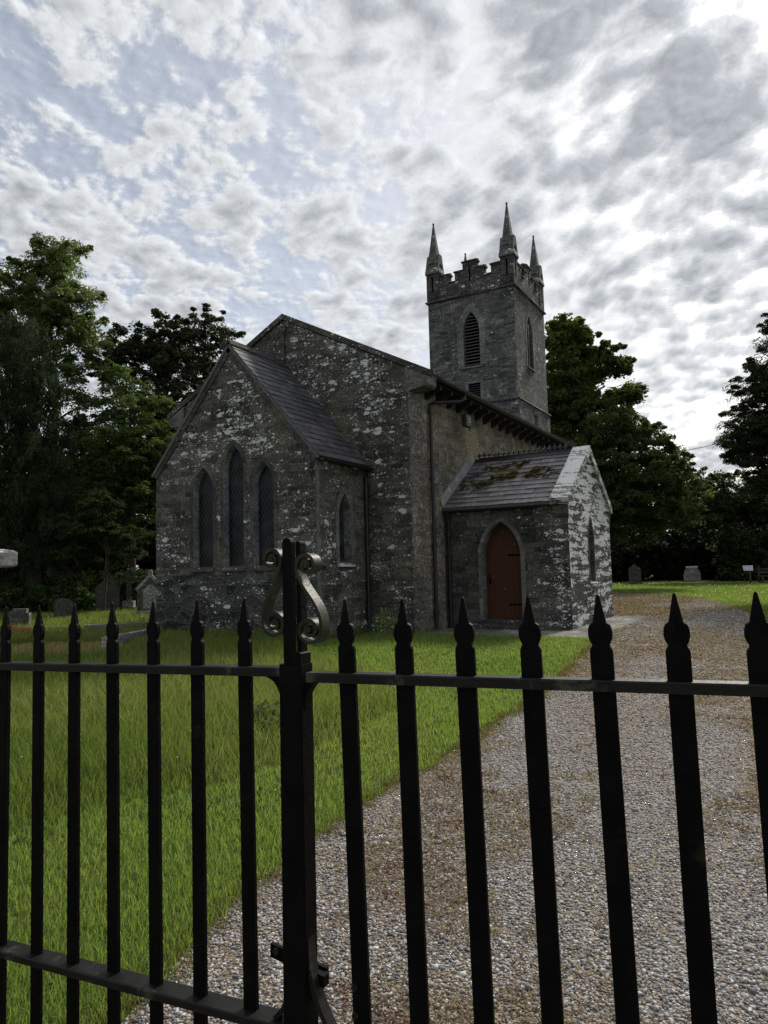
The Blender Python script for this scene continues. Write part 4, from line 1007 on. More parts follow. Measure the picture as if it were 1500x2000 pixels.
# low dry and reddish weeds growing in the gravel
P, r = wedge(8500, 3.0, 1.4, 1.4, 38)
ed = path_edge(P[:, 1]); ok = ((P[:, 0] > ed + .02) | (P[:, 1] > 14.4)) & (P[:, 0] < 1.2) & inside(P, PATH) & ~footprints(P); P, r = P[ok], r[ok]
dn = vnoise(P * np.array([1, .5]), 1.1, 41) * .50 + vnoise(P, 4.5, 42) * .32 + vnoise(P, 13, 46) * .18
zone = .21 * np.exp(-((P[:, 1] - 4.2) / 1.5) ** 2) * np.exp(-((P[:, 0] + 1.5) / 1.1) ** 2) + np.clip((P[:, 1] - 6) / 40, 0, .12)
k = RNG.random(len(P)) < np.clip((dn + zone - .50) * 4.5, 0, .85); P, r, dn = P[k], r[k], dn[k]
redn = vnoise(P, 6, 44)
rw = np.where((redn > .73) & (RNG.random(len(P)) < .5), .95, np.clip(RNG.random(len(P)) * .85, 0, .85))
blades('path_weeds', P, r, .013 + .018 * RNG.random(len(P)), .0085 * np.maximum(1, r / 3.2) ** .85, 'weed', lean=1.9, rnd=rw)
# dry golden moss on the far bend beside the porch
n = 9000; G = np.c_[-8.2 + 5.2 * RNG.random(n), 20.6 + 12 * RNG.random(n)]; G = G[inside(G, PATH) & ~footprints(G)]
G = G[(vnoise(G, .8, 47) * .6 + vnoise(G, 4, 48) * .4 > .40) & (G[:, 0] < -3.2 - .0 * G[:, 1])]
blades('dry_moss', G, np.full(len(G), 25.), .02 + .03 * RNG.random(len(G)), np.full(len(G), .045), 'moss_dry', lean=1.2)
# worn, part-dead fringe where the lawn meets the gravel
n = 9000; y_ = 1.3 + 12.8 * RNG.random(n) ** 1.5; e_ = path_edge(y_) + (vnoise(np.c_[y_ * 0 + 1, y_], 4, 50) - .5) * .12 + RNG.normal(size=n) * .055
G = np.c_[e_, y_]; rr_ = np.hypot(G[:, 0], G[:, 1])
blades('grass_fringe', G, rr_, .02 + .035 * RNG.random(n), .004 * np.maximum(1, rr_ / 3.5) ** .85, 'fringe', lean=1.3)

# ================================================================== TREES
def leaf_cloud(cent, spread, n_per, size, flat_=.6, droop=0.0, vertical=False, aspect=.5, shell=.6):
    """leaf-sized folded quads gathered in clumps"""
    m = len(cent); n = m * n_per
    c = np.repeat(cent, n_per, 0); sp = np.repeat(spread, n_per)
    d = RNG.normal(size=(n, 3)); d /= np.linalg.norm(d, axis=1)[:, None]
    rr = RNG.random(n) ** (1 / 3) * (1 - shell) + shell * (.75 + .35 * RNG.random(n)); rr *= RNG.random(n) ** .25
    off = d * (rr * sp)[:, None]; off[:, 2] *= flat_
    off[:, 2] -= droop * sp * (off[:, 0] ** 2 + off[:, 1] ** 2) / (sp ** 2 + 1e-9)
    p = c + off
    s = size * (.6 + .8 * RNG.random(n))
    a = RNG.normal(size=(n, 3)) * (.9, .9, .5)
    if vertical: a = np.c_[RNG.normal(size=(n, 2)) * .35, .8 + .4 * RNG.random(n)]
    else: a += off / (sp[:, None] + 1e-9) * .9; a[:, 2] -= .25
    a /= np.linalg.norm(a, axis=1)[:, None]
    b = np.cross(a, RNG.normal(size=(n, 3)) * (.5, .5, 1) + (0, 0, .8)); b /= (np.linalg.norm(b, axis=1)[:, None] + 1e-9)
    nn = np.cross(a, b)
    v0 = p - a * s[:, None] * .5; v2 = p + a * s[:, None] * .5; md = p - nn * (s * .10)[:, None]
    v1 = md + b * (s * aspect * .5)[:, None]; v3 = md - b * (s * aspect * .5)[:, None]
    Vt = np.stack([v0, v1, v2, v3], 1).reshape(-1, 3)
    i = np.arange(n)[:, None] * 4
    clr = np.clip(np.repeat(RNG.random(m) * .5, n_per) + RNG.random(n) * .5, 0, .99)
    return Vt, np.concatenate([i, i + 1, i + 2, i + 3], 1), clr
def crown_points(lobes, n, bias=.45, seed=0):
    rg = np.random.default_rng(seed); vol = np.array([l[3] * l[4] * l[5] for l in lobes]) ** .8; pr = vol / vol.sum()
    k = rg.choice(len(lobes), n, p=pr); L = np.array(lobes)[k]
    d = rg.normal(size=(n, 3)); d /= np.linalg.norm(d, axis=1)[:, None]
    r = rg.random(n) ** bias * (.85 + .3 * rg.random(n))
    o = d * L[:, 3:6]; o /= np.linalg.norm(o, axis=1)[:, None]
    return L[:, :3] + d * r[:, None] * L[:, 3:6], o, r, rg
def tree(name, label, cat_, base, lobes, n_cl, spread, n_per, size, mat, trunk_r, trunk_top, bark='bark', flat_=.6, droop=0., vertical=False, aspect=.5, seed=0, limbs=26, group=None, bias=.45, lean=(0, 0), spray=.38, spray_up=.10):
    t = thing(name, label, cat_, group)
    n_cl = int(n_cl * 2.1); spread = spread * .70; size = size * .82
    cent, outd, rad, rg = crown_points(lobes, n_cl, bias, seed)
    core = cent; sp = spread * (.45 + .9 * rg.random(n_cl) ** 1.5)
    ex, es = [], []
    for i in np.where(rad > .72)[0]:          # ragged sprays reaching out of the crown
        if rg.random() < spray:
            dv = outd[i] + rg.normal(size=3) * .45; dv[2] = dv[2] * .6 + spray_up; dv /= np.linalg.norm(dv); L_ = spread * (.7 + 1.1 * rg.random() ** 2)
            for q, f in ((.35, .55), (.75, .36)): ex.append(cent[i] + dv * L_ * q + rg.normal(size=3) * .08 * spread + np.array([0, 0, -droop * .25 * L_ * q * q])); es.append(spread * f * (.8 + .4 * rg.random()))
    if ex: cent = np.vstack([cent, np.array(ex)]); sp = np.concatenate([sp, es])
    mb = MB(); bx, by = base; top = V(bx + lean[0], by + lean[1], trunk_top)
    pts = [V(bx, by, -.2) .lerp(top, f) + V(rg.normal() * .08 * trunk_top * .1, rg.normal() * .08 * trunk_top * .1, 0) * (0 if f == 0 else 1) for f in np.linspace(0, 1, 8)]
    mb.tube(pts, [trunk_r * (1.25 if f == 0 else 1) * (1 - .8 * f) + .02 for f in np.linspace(0, 1, 8)], 9)
    for i in rg.choice(len(core), min(limbs, len(core)), replace=False):
        e = Vector(cent[i]); hz_ = max(trunk_top * .18, min(trunk_top * .97, e.z - .35 * math.hypot(e.x - bx, e.y - by) - .3)); f = min(max(hz_ / trunk_top, .1), .98)
        s = V(bx, by, 0).lerp(top, f); s.z = hz_
        mid = s.lerp(e, .5) + V(rg.normal() * .15, rg.normal() * .15, .12 * (e - s).length)
        r0 = max(.025, trunk_r * (1 - .75 * f) * .45)
        mb.tube([s, s.lerp(mid, .5) + V(0, 0, .03 * (e - s).length), mid, mid.lerp(e, .55), e], [r0, r0 * .8, r0 * .55, r0 * .35, .012], 6, cap=False)
    mb.build('trunk', bark, t, True)
    Vt, Fc, cl = leaf_cloud(cent, sp, int(n_per * .60), size, flat_, droop, vertical, aspect)
    np_mesh('crown', Vt, Fc, mat, cl, t)
    return t
# --- left side
tree('ash_tree', 'tall feathery light green tree rising above all others on the left', 'tree', (-31.2, 22.0),
     [(-30.3, 21.6, 17.3, 1.2, 1.2, 1.1), (-31.2, 21.1, 16.6, 1.3, 1.3, 1.2), (-31.3, 21.0, 14.6, 2.4, 2.2, 1.8), (-29.8, 22.1, 15.0, 1.4, 1.4, 1.5), (-29.6, 22.2, 13.3, 1.3, 1.3, 1.2), (-31.6, 20.8, 12.4, 2.3, 2.2, 1.3), (-33.4, 20, 14.4, 1.8, 1.8, 2.0), (-29.9, 22.0, 11.6, 1.2, 1.2, .6), (-29.6, 22.2, 10.2, 1.2, 1.2, .7), (-29.2, 22.4, 9.0, 1.0, 1.0, .6)],
     260, .75, 170, .20, 'leaf_ash', .22, 17.0, aspect=.42, droop=.5, seed=3, limbs=45, flat_=.55, bias=.5)
tree('yew_tree', 'dark columnar yew with drooping upright foliage at the left edge', 'tree', (-25.2, 17.0),
     [(-26.0, 16.3, 9.0, 1.2, 1.2, 2.9), (-25.2, 16.8, 8.4, 1.1, 1.1, 3.2), (-24.9, 17.0, 6.5, 1.3, 1.3, 3.6), (-26.2, 16.2, 5.5, 2.0, 1.6, 4.2), (-24.6, 17.2, 4.0, 1.1, 1.1, 2.0), (-25.4, 16.4, 4.0, 1.6, 1.5, 2.8)],
     620, .42, 130, .115, 'leaf_yew', .30, 9.5, flat_=1.7, vertical=True, aspect=.42, seed=5, limbs=20)
tree('ivy_clad_tree', 'ivy covered trunk with small leafy tufts in front of the yew, at the left edge', 'tree', (-25.6, 15.2),
     [(-25.4, 15.2, 7.0, .75, .75, .8), (-25.4, 15.2, 5.8, .6, .6, 1.0), (-25.5, 15.2, 7.6, .5, .5, .5)], 34, .4, 130, .13, 'leaf_ivy', .14, 7.5, seed=8, limbs=10, aspect=.8)
tree('beech_tree', 'broad dark copper beech with an open ragged top behind the chancel', 'tree', (-30.0, 28.0),
     [(-29.6, 26.6, 13.6, 2.0, 2.0, 1.5), (-28.3, 27.4, 13.9, 1.9, 1.8, 1.8), (-27.0, 28.4, 13.9, 1.6, 1.6, 1.8), (-31.3, 26, 13.2, 1.5, 1.5, 1.4), (-28.3, 27.4, 11, 3.4, 3, 2.2), (-26.0, 29.0, 11.4, 1.6, 1.6, 1.3), (-25.2, 29.4, 10.2, 1.9, 1.9, 1.6), (-28.5, 27.3, 7.8, 4, 3.2, 2.6)],
     420, .75, 130, .21, 'leaf_beech', .42, 13.5, seed=12, limbs=60, flat_=.5, aspect=.55, bias=.4)
tree('birch_tree', 'mid green tree of layered drooping sprays between the beech and the chancel', 'tree', (-24.3, 20.9),
     [(-24.6, 20.6, 9.4, 1.0, 1.0, 1.3), (-23.9, 21.0, 8.3, 1.5, 1.4, 1.2), (-24.4, 20.6, 6.6, 2.3, 2.0, 1.4), (-23.2, 21.3, 6.8, 1.3, 1.3, 1.3), (-24.5, 20.6, 4.9, 2.4, 2.1, 1.2), (-23.2, 21.2, 5.2, 1.2, 1.2, 1.0)],
     240, .7, 170, .15, 'leaf_mid', .16, 9.2, seed=21, limbs=45, flat_=.36, droop=.45, aspect=.55, bias=.42)
tree('sapling', 'small tree with flat layered sprays and a thin bent trunk beside the pointed headstone', 'tree', (-21.9, 17.6),
     [(-22.0, 17.6, 4.1, .8, .8, .5), (-22.5, 17.3, 3.3, 1.3, 1.2, .45), (-21.4, 18.2, 3.0, 1.0, 1.0, .35), (-22.9, 17.2, 2.4, 1.1, 1.0, .35), (-21.4, 18.2, 2.35, .7, .7, .25)],
     80, .5, 170, .11, 'leaf_low', .07, 4.0, 'bark', seed=25, limbs=24, flat_=.25, droop=.4, aspect=.6, lean=(.15, .1))
tree('holly_tree', 'dark rounded evergreen filling the gap under the copper beech', 'tree', (-28.2, 21.2),
     [(-28.0, 21.3, 5.2, 1.8, 1.6, 1.8), (-27.3, 21.9, 3.2, 1.9, 1.7, 1.8), (-29.2, 20.6, 3.6, 1.7, 1.7, 2.0), (-27.6, 21.6, 7.2, 1.3, 1.2, 1.3), (-28.6, 21.0, 8.0, 1.2, 1.1, 1.0)], 220, .6, 130, .15, 'leaf_low', .2, 6, seed=27, limbs=20, aspect=.55)
# --- right side
tree('sycamore_tree', 'tall sycamore with jagged leafy branches right behind the tower', 'tree', (-11.4, 43.5),
     [(-11.25, 42.8, 15.2, 1.43, 1.34, 1.26), (-9.55, 43.6, 14.3, 1.18, 1.18, 0.92), (-10.95, 43.0, 13.0, 1.93, 1.68, 1.18), (-8.85, 44.1, 13.3, 1.01, 1.01, 0.59), (-11.55, 42.8, 11, 2.18, 1.85, 1.34), (-7.95, 44.4, 11.6, 0.92, 0.92, 0.67), (-9.25, 43.8, 10.6, 1.34, 1.26, 0.84), (-11.55, 42.8, 8.4, 2.52, 2.02, 1.51)],
     330, .72, 140, .24, 'leaf_syc', .4, 14.5, seed=31, limbs=60, flat_=.8, aspect=.75, bias=.42)
tree('beech_tree', 'wide green beech sweeping down to the right of the porch', 'tree', (-10.1, 43.4),
     [(-8.7, 42.2, 9.2, 2.07, 1.98, 1.26), (-6.9, 42.8, 8.6, 1.53, 1.44, 0.99), (-6.1, 43.2, 7.2, 1.53, 1.53, 0.9), (-9.5, 41.6, 7.4, 2.7, 2.34, 1.44), (-7.3, 42.2, 6.2, 2.34, 2.16, 1.17), (-5.3, 43.2, 5.6, 1.53, 1.44, 0.99), (-8.9, 41.6, 5.0, 2.88, 2.16, 1.17), (-6.3, 42.6, 4.2, 2.16, 1.8, 0.9), (-8.3, 41.8, 3.2, 2.16, 1.62, 0.63)],
     480, .72, 130, .2, 'leaf_mid', .4, 9.5, seed=37, limbs=60, flat_=.6, droop=.35, aspect=.6, bias=.4)
tree('conifer', 'dark feathery conifer reaching in from the right edge', 'tree', (1.3, 31.6),
     [(0.5, 30.75, 9.3, 1.08, 1.08, 2.0), (-0.1, 30.35, 7.6, 1.35, 1.26, 1.3), (-0.8, 29.95, 6.3, 1.35, 1.26, 1.0), (0.4, 30.75, 6, 1.8, 1.62, 1.8), (-1.3, 29.75, 5.4, 0.81, 0.81, 0.6), (-0.2, 30.25, 4.7, 1.35, 1.26, 0.8), (1.3, 31.75, 10, 1.26, 1.26, 2.6), (-0.7, 29.95, 4.3, 0.9, 0.9, 0.5), (-0.6, 29.85, 8.2, 0.9, 0.9, 0.8), (-1.6, 29.45, 6.2, 0.72, 0.72, 0.5)],
     480, .6, 150, .17, 'leaf_con', .3, 10, seed=41, limbs=40, flat_=.4, droop=.3, aspect=.25, bias=.4)
tree('thorn_tree', 'lower bushy tree between the beech and the conifer', 'tree', (-3.6, 53.5),
     [(-3.6, 53.5, 5.6, 2.6, 2.2, 1.8), (-1.4, 54.6, 4.8, 2.2, 2.0, 1.6), (-5.6, 52.6, 4.6, 2.2, 2.0, 1.6), (.8, 55.5, 4.4, 2.2, 2, 1.6)], 240, .8, 110, .22, 'leaf_low', .25, 5.5, seed=43, limbs=30, aspect=.6)
# a further belt of trees behind, each of its own
bt = [(-41, 30, 11, 4.2), (-38, 37, 12, 4.5), (-33, 40, 11, 4.5), (-27, 44, 10, 4.5), (-35, 26, 8, 3.8), (-20, 60, 10, 5), (-13, 62, 9, 5), (-7, 64, 8, 4.5), (0, 66, 7, 4.5), (6, 62, 7.5, 4.5)]
nm = ['behind the tall feathery ash', 'behind the copper beech, deep in the wood', 'beyond the copper beech, half hidden by the chancel', 'hidden behind the church roof on the left', 'under the ash beside the yew', 'hidden behind the tower', 'behind the sycamore', 'behind the green beech', 'behind the thorn tree', 'behind the conifer at the right edge']
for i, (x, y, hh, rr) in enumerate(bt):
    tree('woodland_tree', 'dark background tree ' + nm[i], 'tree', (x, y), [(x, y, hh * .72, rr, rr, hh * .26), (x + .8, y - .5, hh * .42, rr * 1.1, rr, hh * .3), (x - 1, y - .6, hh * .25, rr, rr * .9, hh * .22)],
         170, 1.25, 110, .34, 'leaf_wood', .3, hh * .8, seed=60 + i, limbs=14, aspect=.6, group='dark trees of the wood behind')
# undergrowth: one mass each side
def undergrowth(name, pts, hgt, dep, n, seed, mat, size):
    rg = np.random.default_rng(seed); pts = np.array(pts, float); f = rg.random(n) * (len(pts) - 1); i = np.minimum(f.astype(int), len(pts) - 2); w = (f - i)[:, None]
    c = pts[i] * (1 - w) + pts[i + 1] * w; c = c + rg.normal(size=c.shape) * dep * .5
    z = rg.random(n) ** 1.1 * hgt * (.6 + .6 * vnoise(c, .5, seed))
    Vt, Fc, cl = leaf_cloud(np.c_[c, z], .45 * (.6 + .8 * rg.random(n)), 90, size, .7, .2, False, .55)
    o = np_mesh(name, Vt, Fc, mat, cl); o['kind'] = 'stuff'; return o
undergrowth('undergrowth', [(-28, 14.5), (-26, 16.5), (-24.5, 18.6), (-23.6, 20.8), (-21.5, 22.5), (-19.5, 24), (-18, 27)], 1.5, 1.2, 420, 71, 'leaf_low', .14)
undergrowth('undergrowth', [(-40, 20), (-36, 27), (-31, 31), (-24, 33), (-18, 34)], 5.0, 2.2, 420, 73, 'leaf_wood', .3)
undergrowth('hedge_growth', [(-16, 58), (-9, 57), (-3, 58), (3, 58), (9, 55), (14, 50)], 3.6, 1.8, 800, 75, 'leaf_wood', .28)
undergrowth('hedge_growth', [(-16, 51), (-11, 54), (-6.5, 56), (-2, 55.5), (3, 53.5)], 3.6, 1.4, 700, 77, 'leaf_wood', .25)

rg = np.random.default_rng(5); mc = []
for (cx, cy, rx, ry, n) in ((-6.3, 17.35, .75, .42, 150), (-5.55, 17.2, .6, .26, 90), (-6.85, 16.85, .4, .22, 40), (-5.9, 17.75, .35, .12, 24), (-6.5, 16.9, .3, .12, 18)):
    q = rg.normal(size=(n * 3, 2)) * .5; q = np.c_[cx + q[:, 0] * rx, cy + q[:, 1] * ry]; q = q[vnoise(q, 5.5, 91) > .42][:n]
    mc.append(q)
mc = np.vstack(mc); mz = PE + (mc[:, 1] - PY0) * (PA - PE) / (PM - PY0) + .085
Vt, Fc, cl = leaf_cloud(np.c_[mc, mz], .035 + .04 * rg.random(len(mc)), 40, .032, .35, 0, False, .7)
mo = np_mesh('moss', Vt, Fc, 'moss', cl, bpy.data.objects['porch_roof']); mo['kind'] = 'stuff'
# shrubs and small plants
def shrub(name, label, x, y, rx, ry, h, n, mat, size, cat_='shrub', aspect=.5, vertical=False, n_per=60):
    rg = np.random.default_rng(int(abs(x * 100))); d = rg.random((n, 2)) * 2 - 1; d = d[(d ** 2).sum(1) < 1]
    c = np.c_[x + d[:, 0] * rx, y + d[:, 1] * ry, h * (.25 + .7 * rg.random(len(d))) * np.sqrt(np.clip(1 - (d ** 2).sum(1) * .8, 0, 1))]
    Vt, Fc, cl = leaf_cloud(c, np.full(len(d), .16), n_per, size, .9, 0, vertical, aspect)
    return tag(np_mesh(name, Vt, Fc, mat, cl), label, cat_)
shrub('heather_shrub', 'low reddish heather bush on the dry grass by the left gravestones', -15.9, 10.5, .55, .4, .34, 46, 'redshrub', .06)
shrub('laurel_shrub', 'glossy green laurel bush behind the low headstones at the left', -23.8, 17.3, 1.3, 1.0, 1.35, 120, 'leaf_ivy', .17, aspect=.35)
shrub('nettle_bush', 'tall leafy nettles against the nave wall beside the chancel downpipe', -7.55, 13.3, .30, .40, .62, 26, 'blade', .06, 'plant', n_per=16)
shrub('dock_bush', 'dark leafy weed clump standing in the long grass behind the gate', -4.3, 5.2, .22, .22, .26, 26, 'leaf_mid', .07, 'plant', n_per=34)
fs = [(105, -9.8, 6.1, 'near the gate pier'), (284, -8.2, 8.3, 'between pier and gate post'), (1, -5.6, 7.6, 'near the chancel corner'), (2, -9.0, 5.0, 'low in the long grass'), (3, -5.05, 7.9, 'just behind the gate post')]
f0 = None
for i, (q, x, y, where) in enumerate(fs):
    if f0 is None:
        f0 = thing('flower_spike', 'x', 'flower', 'pale flower spikes in the long grass', (x, y, 0))
        mb = MB(); mb.tube([(0, 0, -.02), (.01, 0, .22), (.02, .01, .42)], [.005, .004, .003], 5); mb.build('stem', 'blade', f0)
        mb = MB()
        for k in range(40):
            z = .38 + .12 * k / 40; a = k * 2.4; r_ = .022 * math.sin(math.pi * (.15 + .8 * k / 40)); c = V(.02 + r_ * math.cos(a), .01 + r_ * math.sin(a), z); e = .012
            mb.face([c + V(-e, 0, -e), c + V(e * .3, -e, 0), c + V(e, .0, e), c + V(0, e, e * .4)])
        mb.build('flower_head', 'flower', f0); o = f0
    else:
        o = f0.copy(); COL.objects.link(o); o.location = (x, y, 0)
        for ch in list(f0.children): c = ch.copy(); COL.objects.link(c); c.parent = o
    o['label'] = 'pale flower spike standing in the long grass ' + where

undergrowth('hedge_growth', [(-3.6, 52.8), (-3.2, 52.6), (-3, 52.3), (0, 53.2)], 3.4, .8, 260, 79, 'leaf_low', .2)
# ================================================================== GRAVES
def slab(mb, outline, x, y, rot, th, mat=0, z0=0):
    c, s = math.cos(rot), math.sin(rot); f = lambda w: (lambda a, b: V(x + a * c - w * s, y + a * s + w * c, z0 + b))
    mb.prism(outline, f(-th / 2), f(th / 2), mat)
def rbox(mb, x, y, rot, w, d, z0, z1, mat=0):
    c, s = math.cos(rot), math.sin(rot); f = lambda z: (lambda a, b: V(x + a * c - b * s, y + a * s + b * c, z)); mb.prism([(-w / 2, -d / 2), (w / 2, -d / 2), (w / 2, d / 2), (-w / 2, d / 2)], f(z0), f(z1), mat)
GR = 'old gravestones in the churchyard'
def stone(name, label, parts, group=GR, cat_='gravestone'):
    t = thing(name, label, cat_, group)
    for nm_, mb, mat in parts: mb.build(nm_, mat, t)
    return t
arc = lambda w, z0, z1, n=8: [(w / 2 * math.cos(math.pi * k / n), z0 + (z1 - z0) * math.sin(math.pi * k / n)) for k in range(n + 1)]
# small shouldered stone, far left
a = MB(); slab(a, [(-.28, -.1), (.28, -.1), (.28, .48), (.20, .48), (.20, .60), (-.20, .60), (-.20, .53), (-.28, .53)], -18.9, 12.4, .55, .16)
stone('headstone', 'low broken-shouldered grey headstone behind the reddish heather', [('slab', a, 'headstone')])
a = MB(); slab(a, [(-.30, -.1), (.30, -.1), (.30, .52)] + arc(.6, .52, .72) + [(-.30, .52)], -21.4, 15.6, .95, .3)
stone('headstone', 'dark round-topped thick headstone beside the laurel bush', [('slab', a, 'headstone')])
a = MB(); slab(a, [(-.42, -.1), (.42, -.1), (.42, 1.02), (.0, 1.38), (-.42, 1.02)], -22.3, 18.1, .9, .12)
stone('headstone', 'tall plain grey headstone with a pointed top on the left', [('slab', a, 'headstone')])
a = MB(); rbox(a, -22.3, 19.1, .6, .62, .5, 0, .22); b = MB(); rbox(b, -22.3, 19.1, .6, .42, .34, .22, .46); c = MB(); slab(c, [(-.10, .46), (.10, .46), (.09, 1.18), (.34, 1.18), (.34, 1.36), (.09, 1.36), (.09, 1.66), (-.09, 1.66), (-.09, 1.36), (-.34, 1.36), (-.34, 1.18), (-.09, 1.18)], -22.3, 19.1, 1.15, .13)
stone('grave_cross', 'stone cross on a stepped base beside the gabled headstone', [('plinth', a, 'headstone'), ('base', b, 'headstone_pale'), ('cross', c, 'headstone')])
# gabled gothic headstone
hx, hy, hr = -18.7, 16.9, .78
a = MB(); rbox(a, hx, hy, hr, .98, .42, -.05, .16); rbox(a, hx, hy, hr, .86, .34, .16, .28)
b = MB(); slab(b, [(-.34, .28), (.34, .28), (.34, .98), (0, 1.36), (-.34, .98)], hx, hy, hr, .2)
c = MB()
for s_ in (-1, 1): slab(c, [(s_ * .45, .93), (s_ * .45, 1.03), (0, 1.52), (0, 1.38), (s_ * .36, .97)], hx, hy, hr, .26)
slab(c, [(-.07, 1.44), (.07, 1.44), (.07, 1.56), (.04, 1.63), (-.04, 1.63), (-.07, 1.56)], hx, hy, hr, .2)
ds = []
for s_ in (-1, 1): ds.append(MB()); slab(ds[-1], [(s_ * .345, .28), (s_ * .42, .28), (s_ * .40, .96), (s_ * .345, .96)], hx, hy, hr, .24)
e_ = MB(); slab(e_, lancet(0, .44, .34, .82, 1.12), hx + .10 * math.sin(hr), hy - .10 * math.cos(hr), hr, .012)
stone('headstone', 'gabled gothic headstone with pale lichened coping against the chancel corner', [('plinth', a, 'headstone_pale'), ('slab', b, 'headstone'), ('gable_coping', c, 'headstone_pale'), ('side_shaft', ds[0], 'headstone'), ('side_shaft', ds[1], 'headstone'), ('inscription_panel', e_, 'headstone_pale')])
# right side
a = MB(); rbox(a, -8.85, 48.0, .25, 1.5, .5, -.02, .1); b = MB(); slab(b, [(-.38, .1), (.38, .1), (.38, .98), (.30, 1.06), (0, 1.32), (-.30, 1.06), (-.38, .98)], -8.85, 48.0, .25, .16)
stone('headstone', 'dark grey headstone with a pointed shouldered top on the right-hand lawn', [('plinth', a, 'headstone'), ('slab', b, 'headstone')])
a = MB(); slab(a, [(-.52, .0), (.52, .0), (.52, .55), (.46, .62), (.46, .80), (.34, .86), (.34, .98), (-.34, .98), (-.34, .86), (-.46, .80), (-.46, .62), (-.52, .55)], -5.9, 52.0, .2, .4)
b = MB(); slab(b, [(-.36, .982), (.38, .982), (.38, 1.06), (-.36, 1.06)], -5.9, 52.0, .2, .34); c = MB(); rbox(c, -6.3, 50.9, .2, 4.2, .16, -.02, .09)
stone('headstone', 'squat white-lichened headstone with a flat pale top on the right-hand lawn', [('slab', a, 'headstone_pale'), ('cap', b, 'sign_white'), ('kerb', c, 'headstone')])
# grave kerbs by the chancel
def kerb(label, p, q, w, hgt, mat='headstone_pale'):
    p, q = V(*p, 0), V(*q, 0); d = q - p; mb = MB(); rbox(mb, (p.x + q.x) / 2, (p.y + q.y) / 2, math.atan2(d.y, d.x), d.length, w, -.05, hgt); return tag(mb.build('grave_kerb', mat), label, 'kerb', 'low stone grave kerbs left of the chancel')
kerb('long pale stone kerb running from the grass to the chancel corner', (-15.6, 11.95), (-14.4, 13.6), .16, .24)
kerb('shorter weathered stone kerb turning off the long pale one', (-17.6, 11.55), (-15.75, 11.8), .15, .2, 'headstone')
kerb('low pale kerb lying in the long grass in front of the chancel', (-11.9, 9.6), (-12.6, 11.4), .14, .26)
# bench and notice on the right lawn
bn = thing('garden_bench', 'weathered timber bench at the far right edge of the lawn', 'bench')
for y_ in (0, 1.5):
    mb = MB(); rbox(mb, -1.75 + y_ * .9, 47.5 + y_ * .35, .35, .1, .12, 0, 1.05); rbox(mb, -1.55 + y_ * .9, 46.95 + y_ * .35, .35, .1, .1, 0, .45); mb.build('leg', 'wood', bn)
mb = MB(); rbox(mb, -.97, 47.5, .37, 1.9, .5, .42, .47); mb.build('seat', 'wood', bn)
mb = MB(); rbox(mb, -1.02, 47.8, .37, 1.9, .05, .62, .72); rbox(mb, -1.02, 47.8, .37, 1.9, .05, .80, .90); mb.build('backrest', 'wood', bn)
sg = thing('notice_board', 'small white notice panel tilted on a short dark post beside the bench', 'sign')
mb = MB(); rbox(mb, -2.2, 47.15, .25, .1, .1, 0, .75); mb.build('post', 'wood', sg)
mb = MB(); c_, s_ = math.cos(.25), math.sin(.25); f = lambda w: (lambda a, b: V(-2.25 + a * c_ - (w + b * .5) * s_, 47.1 + a * s_ + (w + b * .5) * c_, .78 + b)); mb.prism([(-.27, 0), (.23, 0), (.26, .30), (-.30, .30)], f(-.02), f(.02)); mb.build('panel', 'sign_white', sg)
# overhead line
w_ = thing('overhead_wire', 'thin overhead cable crossing the sky between the right-hand trees', 'cable')
mb = MB(); pts = [(-14, 55.0, 9.9), (-8, 58.3, 9.7), (-5.4, 59.6, 10.15), (-1, 62.0, 11.3), (6, 65, 13.5)]; mb.tube(pts, .022, 5); mb.build('cable', 'pvc', w_)

# ================================================================== SKY AND SUN
SUN_AZ = math.radians(5); SUN_EL = math.radians(37)      # azimuth from +y toward +x
S = V(math.sin(SUN_AZ) * math.cos(SUN_EL), math.cos(SUN_AZ) * math.cos(SUN_EL), math.sin(SUN_EL))
sd = bpy.data.lights.new('sun', 'SUN'); sun = bpy.data.objects.new('sun', sd); COL.objects.link(sun)
sd.energy = 2.6; sd.angle = math.radians(10); sd.color = (1, .95, .86); sun.rotation_euler = (-S).to_track_quat('-Z', 'Y').to_euler()
wd_ = bpy.data.worlds.new('World'); sc.world = wd_; wd_.use_nodes = True
t = NT(wd_.node_tree); wd_.node_tree.nodes.clear()
sky = t.n('ShaderNodeTexSky', {'sky_type': 'NISHITA', 'sun_disc': False, 'sun_elevation': SUN_EL, 'sun_rotation': SUN_AZ, 'dust_density': 2.0, 'air_density': 1.0})
bg1 = t.n('ShaderNodeBackground', None, Color=sky.outputs[0], Strength=.065)
d = t.n('ShaderNodeTexCoord').outputs['Generated']
sp = t.n('ShaderNodeSeparateXYZ', None, Vector=d)
den = t.math('MAXIMUM', t.math('ADD', sp.outputs[2], .22), .05)
fh = V(FWD.x, FWD.y, 0).normalized(); rh = V(RIGHT.x, RIGHT.y, 0).normalized()
pa = t.math('DIVIDE', t.vmath('DOT_PRODUCT', d, tuple(fh)), den); pb = t.math('DIVIDE', t.vmath('DOT_PRODUCT', d, tuple(rh)), den)
P3 = t.n('ShaderNodeCombineXYZ', None, i0=t.math('MULTIPLY', pa, .95), i1=pb, i2=.37).outputs[0]
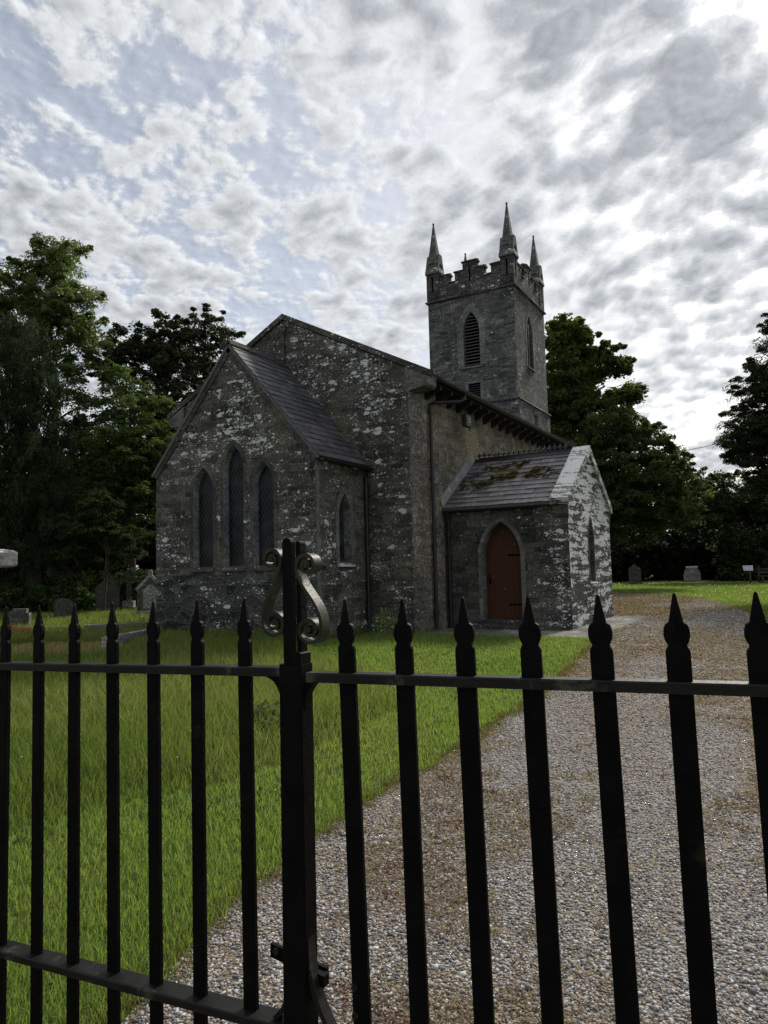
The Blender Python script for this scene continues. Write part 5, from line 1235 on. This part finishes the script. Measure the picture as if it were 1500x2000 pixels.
def density(P, det):
    wv = t.n('ShaderNodeTexNoise', None, Vector=P, Scale=6, Detail=2)
    Pw = t.vmath('ADD', P, t.vmath('SCALE', t.vmath('SUBTRACT', wv.outputs[1], (.5, .5, .5)), .045))
    n1 = t.noise(Pw, 9.0, det, .66); n2 = t.noise(P, 2.6, 2, .5)
    vo = t.n('ShaderNodeTexVoronoi', {'feature': 'F1'}, Vector=Pw, Scale=15)
    vo2 = t.n('ShaderNodeTexVoronoi', {'feature': 'F1'}, Vector=Pw, Scale=37)
    puff = t.math('SUBTRACT', .62, t.math('ADD', t.math('MULTIPLY', vo.outputs['Distance'], .8), t.math('MULTIPLY', vo2.outputs['Distance'], .36)))
    a = t.math('ADD', t.math('MULTIPLY', n1, .64), t.math('MULTIPLY', n2, .34))
    return t.math('ADD', a, t.math('MULTIPLY', puff, .22))
base0 = density(P3, 9)
dd = base0
def dirpx(px, py): return (FWD + RIGHT * ((px - 750) / F_PX) - UP * ((py - 1000) / F_PX)).normalized()
def patch(px, py, rad, amt):
    global dd
    c = t.vmath('DOT_PRODUCT', d, tuple(dirpx(px, py))); dd = t.math('ADD', dd, t.ramp(c, math.cos(rad / F_PX), 1.0, 0, amt))
for a_ in ((70, 100, 260, -.05), (40, 190, 130, -.03), (470, 210, 120, -.02), (1140, 170, 110, -.03), (1210, 240, 130, .05), (1265, 490, 90, -.07), (950, 200, 110, -.04), (1370, 340, 210, .09), (1060, 60, 110, .08), (1260, 20, 130, .08), (1340, 130, 90, .05), (1430, 190, 110, .08), (700, 150, 160, .04), (860, 290, 130, .03), (380, 420, 200, .03), (1240, 600, 130, .04), (1100, 420, 160, .03), (740, 440, 90, -.03)): patch(*a_)
SG = dirpx(1500, -60)
sden = max(SG.z + .22, .05)
Ps = V(SG.dot(fh) / sden * .95, SG.dot(rh) / sden, .37)
tosun = t.vmath('NORMALIZE', t.vmath('SUBTRACT', tuple(Ps), P3))
lit = t.math('SUBTRACT', base0, density(t.vmath('ADD', P3, t.vmath('SCALE', tosun, .012)), 9))     # positive where the cloud thins towards the sun
cover = t.ramp(dd, .42, .525); thick = t.ramp(dd, .48, .65)
glow = t.math('POWER', t.math('MAXIMUM', t.vmath('DOT_PRODUCT', d, tuple(SG)), 0), 8)
body = t.math('SUBTRACT', .465, t.math('MULTIPLY', thick, .175))
body = t.math('ADD', body, t.math('MULTIPLY', lit, t.math('SUBTRACT', 1.3, t.math('MULTIPLY', glow, .7))))
body = t.math('ADD', body, t.math('MULTIPLY', t.math('MULTIPLY', glow, .10), t.math('SUBTRACT', 1.0, t.math('MULTIPLY', thick, 1.0))))
body = t.math('MINIMUM', t.math('MAXIMUM', body, .20), .60)
cb = t.mix(1.0, t.mix(thick, (.97, .995, 1.02), (.92, .97, 1.05)), t.n('ShaderNodeCombineXYZ', None, i0=body, i1=body, i2=body).outputs[0], 'MULTIPLY')
bg2 = t.n('ShaderNodeBackground', None, Color=cb, Strength=1.0)
veil = t.math('ADD', .40, t.math('MULTIPLY', cover, .60))
mx = t.n('ShaderNodeMixShader', None, Fac=veil, i1=bg1.outputs[0], i2=bg2.outputs[0])
o = t.nt.nodes.new('ShaderNodeOutputWorld'); t.nt.links.new(mx.outputs[0], o.inputs[0])
